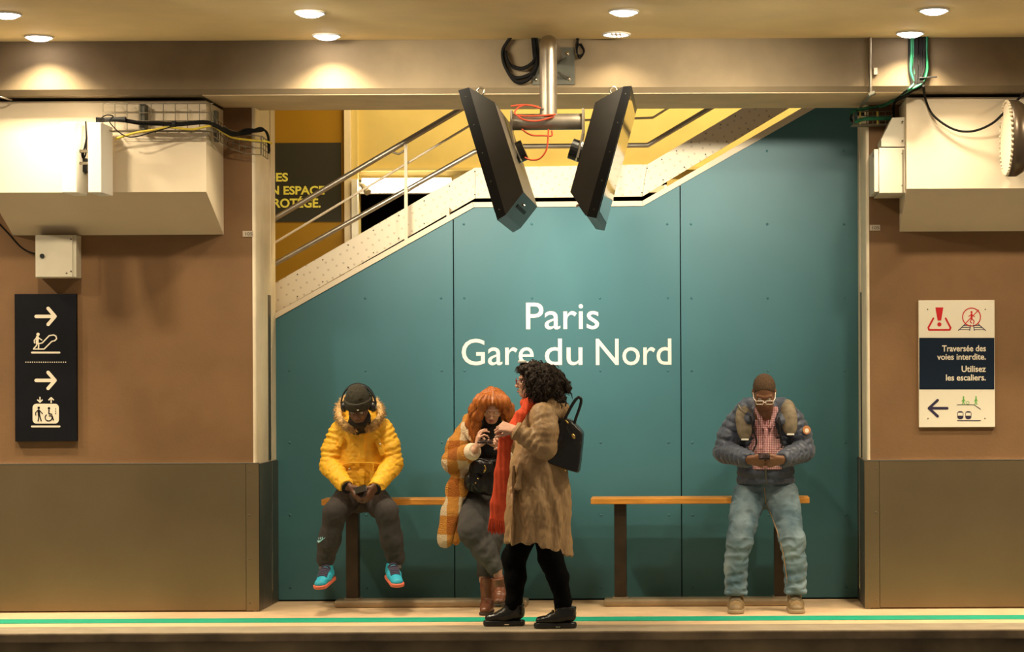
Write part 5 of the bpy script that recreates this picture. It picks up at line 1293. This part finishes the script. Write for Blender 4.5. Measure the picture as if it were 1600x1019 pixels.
    # jeans
    S = SDF(V(W(695, 0, 15.2).x, -1.2, .08), V(W(830, 0, 15.2).x, -.2, W(0, 750, 15.4).z), .0058)
    S.cap(pel + V(0, 0, .04), pel - V(0, 0, .03), .165, .17, .04, flat=((0, 1, 0), .78)); m1 = kn[0].lerp(an[0], .5); m2 = kn[1].lerp(an[1], .5)
    S.cap(hip[0], kn[0], .120, .092, .04, wr=(2, .003, .8)); S.chain([kn[0], m1, an[0]], [.090, .078, .058], .03, wr=(1.8, .003, .9)); S.cut(an[0] + (an[0] - m1).normalized() * .018, (an[0] - m1), .005, an[0] - V(.14, .14, .14), an[0] + V(.14, .14, .10))
    S.cap(hip[1], kn[1], .115, .088, .04); S.chain([kn[1], m2, an[1]], [.086, .072, .056], .012); S.cut(an[1] + V(0, 0, .022), (0, 0, -1), .005, an[1] - V(.07, .14, .2), an[1] + V(.09, .14, .09))
    S.seat(760)
    S.build('jeans', M['jeans_dark'], T, folds(.0045, 19, (1, 1, 1.2), 4.1))
    # ankle boots
    for i in (0, 1):
        up = (V(-.12, -.40, .9), V(0, 0, 1))[i]
        S, P, f_, u_, s_, L = shoe(15.1, toe[i], heel[i], up, None, None, T, .046, .075); top = P(.19, 0, .275) if i else P(.16, 0, .19)
        S2 = SDF(np.minimum(np.minimum(heel[i], toe[i]), top) - .12, np.maximum(np.maximum(heel[i], toe[i]), top) + .12, .0045)
        S2.cap(P(.12, 0, .065), P(.5, 0, .052), .040, .040, .02); S2.cap(P(.5, 0, .050), P(.86, 0, .034), .043, .036, .03, flat=(u_, .75)); S2.cap(P(.17, 0, .07), top, .048, .056, .02); S2.cut(P(0, 0, .018), -u_); S2.cut(top - u_ * .03, u_, .004)
        o = S2.build('ankle_boot', M['boot'], T, folds(.002, 40)); so = SDF(np.minimum(heel[i], toe[i]) - .12, np.maximum(heel[i], toe[i]) + .12, .0045)
        so.cap(P(.10, 0, .012), P(.88, 0, .012), .043, .041, 0, flat=(u_, .9)); so.cut(P(0, 0, .022), u_, .003); so.cut(P(0, 0, 0), -u_, .003); so.build('sole', M['boot_sole'], o)
        pass
redhead()
slab_phone(W(764, 690, 14.93), V(.15, -.02, -.004), V(0, .12, .035), .150, .072, 'dark phone held flat by the red-haired woman')
def handbag():
    t = thing('handbag', W(756, 745, 15.2), 'shiny black leather handbag on the lap of the red-haired woman', 'bag')
    S = SDF(W(725, 785, 15.2) - V(0, .2, 0), W(795, 700, 15.2) + V(0, .3, 0), .005)
    S.cap(W(745, 752, 15.24), W(772, 756, 15.24), .085, .085, .03, flat=((0, 1, 0), .6)); S.cap(W(747, 730, 15.24), W(770, 730, 15.24), .060, .060, .03, flat=((0, 1, 0), .7))
    S.build('pouch', M['leather'], t, folds(.007, 30, (1, 1, .7), .7))
    S = SDF(W(725, 755, 15.1) - V(0, .2, 0), W(795, 705, 15.2) + V(0, .3, 0), .005); S.boxr(W(756, 731, 15.175), (.072, .012, .036), Matrix.Rotation(-.1, 3, 'Y'), .012, .004); S.build('flap', M['leather'], t, folds(.006, 44, (1.4, 1, .5), 1.9))
    for px, py in ((743, 755), (747, 748), (757, 735)): MB().dome(W(px, py, 15.14), (0, -1, 0), .006, .004, 8, 2).build('stud', M['gold'], t)
    m = MB(); m.tube(smooth_path([W(757, 727, 15.155), W(759, 733, 15.15), W(756, 738, 15.155)]), .006, 6); m.build('clasp', M['gold'], t)
    m = MB(); m.tube(smooth_path([W(740, 735, 15.24), W(748, 718, 15.22), W(768, 722, 15.2), W(785, 714, 15.2)]), .009, 8); m.build('strap', M['leather'], t)
handbag()

# ================================================================== woman walking past
M['parka_beige'] = mat('crinkled beige nylon', (.34, .205, .095), .55, col2=(.42, .265, .125), scale=9, aniso=(1.5, 1.5, .5), bump=.7, bscale=30); M['curls'] = mat('dark brown curls', (.010, .006, .004), .65, col2=(.038, .022, .012), scale=40, spec=.3)
M['scarf_red'] = mat('orange red wool scarf', (.70, .075, .020), .9, var=.15, scale=40, aniso=(3, 3, .3), bump=.3, bscale=150); M['tights'] = mat('black leggings', (.0022, .0022, .0022), .95, spec=.1); M['black_boot'] = mat('black polished boot', (.010, .009, .008), .25); M['redframe'] = mat('dark red spectacle frame', (.25, .02, .02), .3)
wk = thing('person', V(W(835, 0, 14.28).x, 14.28 - D0, 0), 'curly-haired woman in a beige parka and red scarf walking past the bench', 'person')
def walker():
    T = wk; d = 14.28
    hd = W(832, 597, d); f = V(-1, -.10, .02); R = basis(f, (0, 0, 1)); nk = W(846, 634, d + .02); ch = W(842, 690, d + .02); pel = W(843, 790, d + .02)
    shn = W(848, 650, d - .15); shf = W(846, 650, d + .19); eln = W(850, 698, d - .20); wrn = W(804, 672, d - .22); elf = W(830, 712, d + .22); wrf = W(800, 690, d + .10)
    hip = [W(838, 800, d + .09), W(846, 800, d - .055)]; kn = [W(803, 872, d + .10), W(860, 872, d - .08)]; an = [W(803, 940, 14.36), W(880, 940, 14.22)]
    heel = [V(W(811, 0, 14.37).x, 14.37 - D0, .0), V(W(892, 0, 14.22).x, 14.22 - D0, .0)]; toe = [V(W(755, 0, 14.35).x, 14.35 - D0, .0), V(W(834, 0, 14.20).x, 14.20 - D0, .0)]
    S = SDF(V(W(745, 0, d).x, d - D0 - .42, -.01), V(W(915, 0, d).x, d - D0 + .42, hd.z + .18), .0045)
    p = head(S, hd, R, .97, .92)
    S.cap(p(0, -.02, -.05), nk, .050, .056, .03); S.chain([nk, ch, pel], [.075, .12, .13], .03, flat=((1, 0, 0), .8)); S.cap(shn, shf, .045, None, .04)
    S.chain([shn, eln, wrn], [.046, .040, .028], .02); S.chain([shf, elf, wrf], [.046, .040, .028], .02)
    for i in (0, 1):
        S.chain([hip[i], kn[i], an[i]], [.09, .058, .042], .03); S.cap(pel, hip[i], .11, .095, .03); S.cap(an[i], heel[i].lerp(toe[i], .22) + V(0, 0, .085), .034, .030, .02); S.cap(heel[i].lerp(toe[i], .22) + V(0, 0, .085), heel[i].lerp(toe[i], .75) + V(0, 0, .066), .026, .020, .02)
    hand(S, wrn + V(.004, -.004, 0), V(-.85, -.12, .22), V(-.20, .72, -.55), 1, curls=[(1.0, 1.2, .8), (1.05, 1.2, .8), (1.1, 1.2, .8), (1.15, 1.2, .8)], thumb=(.72, .35, .35), tb=(.3, .3), sc=1.02)
    hand(S, wrf, V(-.75, -.2, .3), V(0, -.7, -.5), -1, curls=[(.9, 1.1, .8)] * 4, sc=.95)
    S.build('body', M['skin_light'], T); eyes(p, .97, T)
    m = MB(); m.tube([p(-.020, .090, -.057), p(0, .098, -.055), p(.020, .090, -.057)], [.002, .005, .002], 6); m.tube([p(-.017, .091, -.066), p(0, .098, -.068), p(.017, .091, -.066)], [.002, .0055, .002], 6); m.build('lips', M['lip'], T)
    glasses(p, 1.2, M['redframe'], T, .022, ybase=.113)
    # curls: a lumpy mass plus many small ringlets
    S = SDF(hd - V(.22, .26, .22), hd + V(.30, .26, .22), .0048); rnd = random.Random(21); cc = W(849, 599, d); pts = []
    S.ell(cc, (.118, .135, .108), None, .02); S.ell(W(858, 609, d), (.10, .13, .085), None, .02); S.ell(W(832, 582, d), (.085, .105, .058), None, .02)
    for k in range(560):
        u = V(rnd.gauss(0, 1), rnd.gauss(0, 1), rnd.gauss(0, 1)).normalized(); c = (W(849, 598, d), W(858, 609, d), W(849, 598, d), W(833, 584, d))[k % 4] + (V(u.x * .122, u.y * .135, u.z * .106) if k % 4 != 3 else V(u.x * .095, u.y * .11, u.z * .062))
        q = R.transposed() @ (c - hd)
        if q.y > .040 and q.z < .062 and abs(q.x) < .105: continue
        S.ell(c, (rnd.uniform(.014, .026),) * 3, None, .006); pts.append(c)
    S.ell(p(0, .132, -.030), (.105, .088, .100), R, .012, 'sub')
    S.build('hair', M['curls'], T, lambda P: .0045 * nz(P, 120) + .003 * nz(P, 230, 2))
    m = MB()
    for c in pts:
        o = (c - cc).normalized(); 
        for j in range(2):
            a0 = rnd.uniform(0, 6.3); r_ = rnd.uniform(.006, .010); u = o.orthogonal().normalized(); v = o.cross(u); q = c + V(rnd.gauss(0, .012), rnd.gauss(0, .012), rnd.gauss(0, .012))
            m.tube([q + o * (.004 + .0035 * i) + (u * math.cos(a0 + 1.1 * i) + v * math.sin(a0 + 1.1 * i)) * r_ + V(0, 0, -.0006 * i * i) for i in range(8)], [.0028] * 7 + [.0012], 4, caps=False)
    m.build('ringlets', M['curls'], T)
    a = p(.0, .075, .135); MB().box((a.x - .020, a.y - .055, a.z - .007), (a.x + .030, a.y + .02, a.z + .009), bev=.004).build('hair_clip', M['white'], T)
    # parka: bell-shaped body, sleeves, hood on the back
    zh = W(0, 848, d).z
    S = SDF(V(W(775, 0, d).x, d - D0 - .45, zh - .12), V(W(905, 0, d).x, d - D0 + .45, W(0, 612, d).z), .006); fl = ((1, 0, 0), .80)
    S.cap(shn + V(.005, .02, -.02), shf + V(.005, -.02, -.02), .088, None, .05); S.chain([W(838, 672, d + .02), W(838, 735, d + .02)], [.150, .175], .05, flat=((1, 0, 0), .86)); S.chain([W(839, 735, d + .02), W(839, 790, d + .02), W(839, 868, d + .02)], [.185, .205, .215], .05, flat=((1, 0, 0), .98))
    S.chain([W(862, 735, d + .02), W(866, 870, d + .02)], [.10, .11], .05)
    q = shn.lerp(eln, .5) + V(.014, -.012, 0); S.chain([shn, q, eln], [.084, .084, .080], .03, wr=(2.4, .0025, .9)); S.cap(eln + V(-.0, 0, -.006), wrn, .082, .052, .02, wr=(5, .003, 1.1)); dd = (wrn - eln).normalized(); S.cut(wrn + dd * .004, dd, .006, wrn - V(.09, .12, .12), wrn + V(.09, .12, .12))
    S.chain([shf, elf, wrf], [.08, .075, .055], .03)
    S.chain([W(840, 640, d - .12), W(862, 633, d - .06), W(876, 640, d + .02), W(862, 633, d + .11), W(842, 640, d + .15)], [.030, .050, .055, .050, .030], .02); S.ell(W(868, 646, d + .02), (.075, .12, .075), None, .02)
    S.cap(nk + V(-.02, 0, .02), nk + V(-.02, 0, .12), .075, .085, .02, mode='sub')
    S.cut(W(836, 847, d), V(.0, 0, -1), .006, V(W(775, 0, d).x, d - D0 - .45, zh - .12), V(W(838, 0, d).x, d - D0 + .45, zh + .1)); S.cut(W(838, 847, d), V(-.42, 0, -1), .006, V(W(836, 0, d).x, d - D0 - .45, zh - .12), V(W(905, 0, d).x, d - D0 + .45, zh + .1))
    S.cap(W(838, 800, d + .02), W(838, 880, d + .02), .15, .19, .01, flat=((1, 0, 0), .95), mode='sub')
    S.boxr(W(812, 744, d - .185), (.016, .022, .085), Matrix.Rotation(.12, 3, 'Y'), .008, .006); S.boxr(W(802, 790, d - .16), (.006, .03, .26), Matrix.Rotation(.02, 3, 'Y'), .004, .006)
    def fz(P):
        low = np.clip((W(0, 720, d).z - P[:, 2]) / .2, 0, 1); a = np.arctan2(P[:, 1] + D0 - d, P[:, 0] - float(W(840, 0, d).x))
        return folds(.0040, 26, (1, 1, 1.0), .9)(P) * (1 - .3 * low) + low * (.0085 * np.sin(11 * a + 3 * np.sin(P[:, 2] * 7)) + .003 * nz(P * np.array((1, 1, .35)), 90))
    S.build('parka', M['parka_beige'], T, fz)
    m = MB(); b = [wrn - dd * .012 + (dd.orthogonal().normalized() * math.cos(t) + dd.cross(dd.orthogonal().normalized()) * math.sin(t)) * .056 for t in [2 * math.pi * i / 20 for i in range(20)]]; m.tube(b, .008, 6, closed=True); m.build('cuff', M['parka_beige'], T)
    # scarf: round the neck and down the front, fringed
    S = SDF(V(W(752, 0, d).x, d - D0 - .36, W(0, 846, d).z), V(W(850, 0, d).x, d - D0 + .2, W(0, 612, d).z), .005)
    S.chain([W(828, 630, d - .06), W(812, 650, d - .155), W(799, 672, d - .185), W(788, 700, d - .20)], [.030, .034, .038, .040], .02, flat=((.3, 1, 0), .45)); S.chain([W(828, 630, d - .06), W(823, 630, d), W(826, 630, d + .08)], [.036, .040, .036], .02)
    S.chain([W(789, 690, d - .20), W(784, 740, d - .20), W(778, 790, d - .20), W(776, 812, d - .20)], [.044, .046, .048, .050], .015, flat=((.1, 1, 0), .34)); S.cut(W(776, 812, d), V(0, 0, -1), .004)
    S.build('scarf', M['scarf_red'], T, lambda P: .0016 * np.sin(P[:, 0] * 190 + 1.2 * np.sin(P[:, 2] * 7)) + .001 * nz(P, 50))
    m = MB(); rnd = random.Random(2)
    for k in range(30):
        x0 = 765.5 + 21 * (k % 15) / 14; a = W(x0, 810, d - .20 - .012 * (k // 15)); x1 = x0 - 1 + (x0 - 776) * .12 + rnd.uniform(-1, 1)
        m.tube(smooth_path([a, W(x1 + rnd.uniform(-.8, .8), 822, d - .20 - .012 * (k // 15)), W(x1 + rnd.uniform(-1.5, 1), 833 + rnd.uniform(-3, 3), d - .20)], 3), [.0045] * 6 + [.002], 5)
    m.build('fringe', M['scarf_red'], T)
    # leggings and boots
    S = SDF(V(W(770, 0, d).x, d - D0 - .3, .05), V(W(905, 0, d).x, d - D0 + .35, W(0, 780, d).z), .0058)
    for i in (0, 1):
        mid = kn[i].lerp(an[i], .45) + V(.012, 0, 0); S.chain([hip[i], kn[i], mid, an[i], an[i] - V(.004, 0, .035)], [.088, .078, .068, .052, .048], .03, wr=(1.6, .002, .8))
    S.build('leggings', M['tights'], T, folds(.003, 24))
    for i in (0, 1):
        S, P, f_, u_, s_, L = shoe(15.1, toe[i], heel[i], V(0, 0, 1), None, None, T, .046, .075); top = P(.13, 0, .17)
        S2 = SDF(np.minimum(np.minimum(heel[i], toe[i]), top) - .12, np.maximum(np.maximum(heel[i], toe[i]), top) + .12, .0045)
        S2.cap(P(.12, 0, .085), P(.5, 0, .070), .043, .042, .02); S2.cap(P(.5, 0, .066), P(.88, 0, .052), .044, .036, .03, flat=(u_, .75)); S2.cap(P(.14, 0, .09), top, .048, .056, .02); S2.cap(P(.36, 0, .085), P(.24, 0, .16), .042, .050, .03); S2.cut(P(0, 0, .034), -u_); S2.cut(top - u_ * .03, u_, .004)
        o = S2.build('boot', M['black_boot'], T, folds(.002, 40)); so = SDF(np.minimum(heel[i], toe[i]) - .12, np.maximum(heel[i], toe[i]) + .12, .0045)
        so.cap(P(.10, 0, .02), P(.90, 0, .02), .046, .043, 0, flat=(u_, .9)); so.cut(P(0, 0, .038), u_, .003); so.cut(P(0, 0, 0), -u_, .003); so.boxr(P(.42, 0, .0), (.018, .08, .014), Matrix((f_, s_, u_)).transposed(), .003, .003, 'sub'); so.build('sole', M['leather'], o)
        if i:
            m = MB()
            for k in range(2):
                q = drop(o, [P(.50 + .07 * k, .034 * t, .3) for t in (-1, -.6, -.2, .2, .6, 1)], -u_, .003)
                if len(q) > 1: m.tube(q, .006, 6)
            m.build('boot_chain', M['gold'], o)
walker()
def backpack():
    d = 14.27; t = thing('backpack', W(885, 735, d), 'black leather backpack with two handles on the walking woman', 'backpack')
    P = lambda x, y, o=0: W(x, y, d + o)
    S = SDF(V(W(845, 0, d).x, d - D0 - .26, W(0, 752, d).z), V(W(922, 0, d).x, d - D0 + .28, W(0, 640, d).z), .0055)
    prof = [(868, 656), (889, 654), (904, 668), (911, 692), (910, 734), (904, 738), (872, 728), (856, 719), (858, 690)]
    S.boxr(P(882, 696), (.126, .135, .185), None, .03)
    def edge(x0, y0, x1, y1, k=.02):
        a, b = P(x0, y0), P(x1, y1); n = V(-(b - a).z, 0, (b - a).x); n = n if n.dot(P(884, 695) - a) < 0 else -n; S.cut(a, n, k)
    edge(872, 650, 853, 722); edge(888, 651, 911, 674); edge(852, 720, 905, 739); edge(905, 739, 911, 690, .01); edge(869, 653, 892, 653)
    S.cut(P(884, 695, -.128), V(0, -1, .16), .02); S.cut(P(884, 695, .15), V(0, 1, .16), .02)
    S.build('body', M['leather'], t, folds(.002, 30))
    for o in (-.05, .07):
        m = MB(); m.tube(smooth_path([P(880, 662, o), P(886, 648, o - .01), P(897, 628, o - .01), P(904, 621, o - .01), P(908, 625, o), P(906, 636, o), P(899, 656, o), P(896, 670, o)], 6), .010, 8); m.build('handle', M['leather'], t)
    m = MB(); m.prism([P(882, 656, -.112), P(890, 668, -.122), P(896, 684, -.130), P(898, 688, -.130), P(892, 684, -.130), P(885, 668, -.122)], (0, .012, 0)); m.build('flap_strap', M['leather'], t)
    a = P(896, 682, -.132); S = SDF(a - V(.06, .06, .06), a + V(.06, .06, .06), .003); S.ell(a, (.012, .007, .020), Matrix.Rotation(-.4, 3, 'Y'), 0); S.build('clasp', M['gold'], t)
    m = MB(); m.tube([P(884, 657, -.118), P(888, 662, -.124)], .006, 6); m.build('zip_pull', M['gold'], t)
    for px, py in ((867, 726), (877, 731), (883, 737)): MB().dome(P(px, py - 2, -.10), (0, -.4, -1), .010, .008, 8, 2).build('foot_stud', M['gold'], t)
    pts = [P(868, 664, -.09), P(852, 636, -.185), P(838, 640, -.215), P(828, 664, -.215), P(846, 700, -.12)]
    m = MB(); m.tube(smooth_path([P(872, 668, -.06), P(873, 657, -.11), P(866, 647, -.15), P(857, 643, -.09)], 6), .012, 8); m.build('shoulder_strap', M['leather'], t)
backpack()
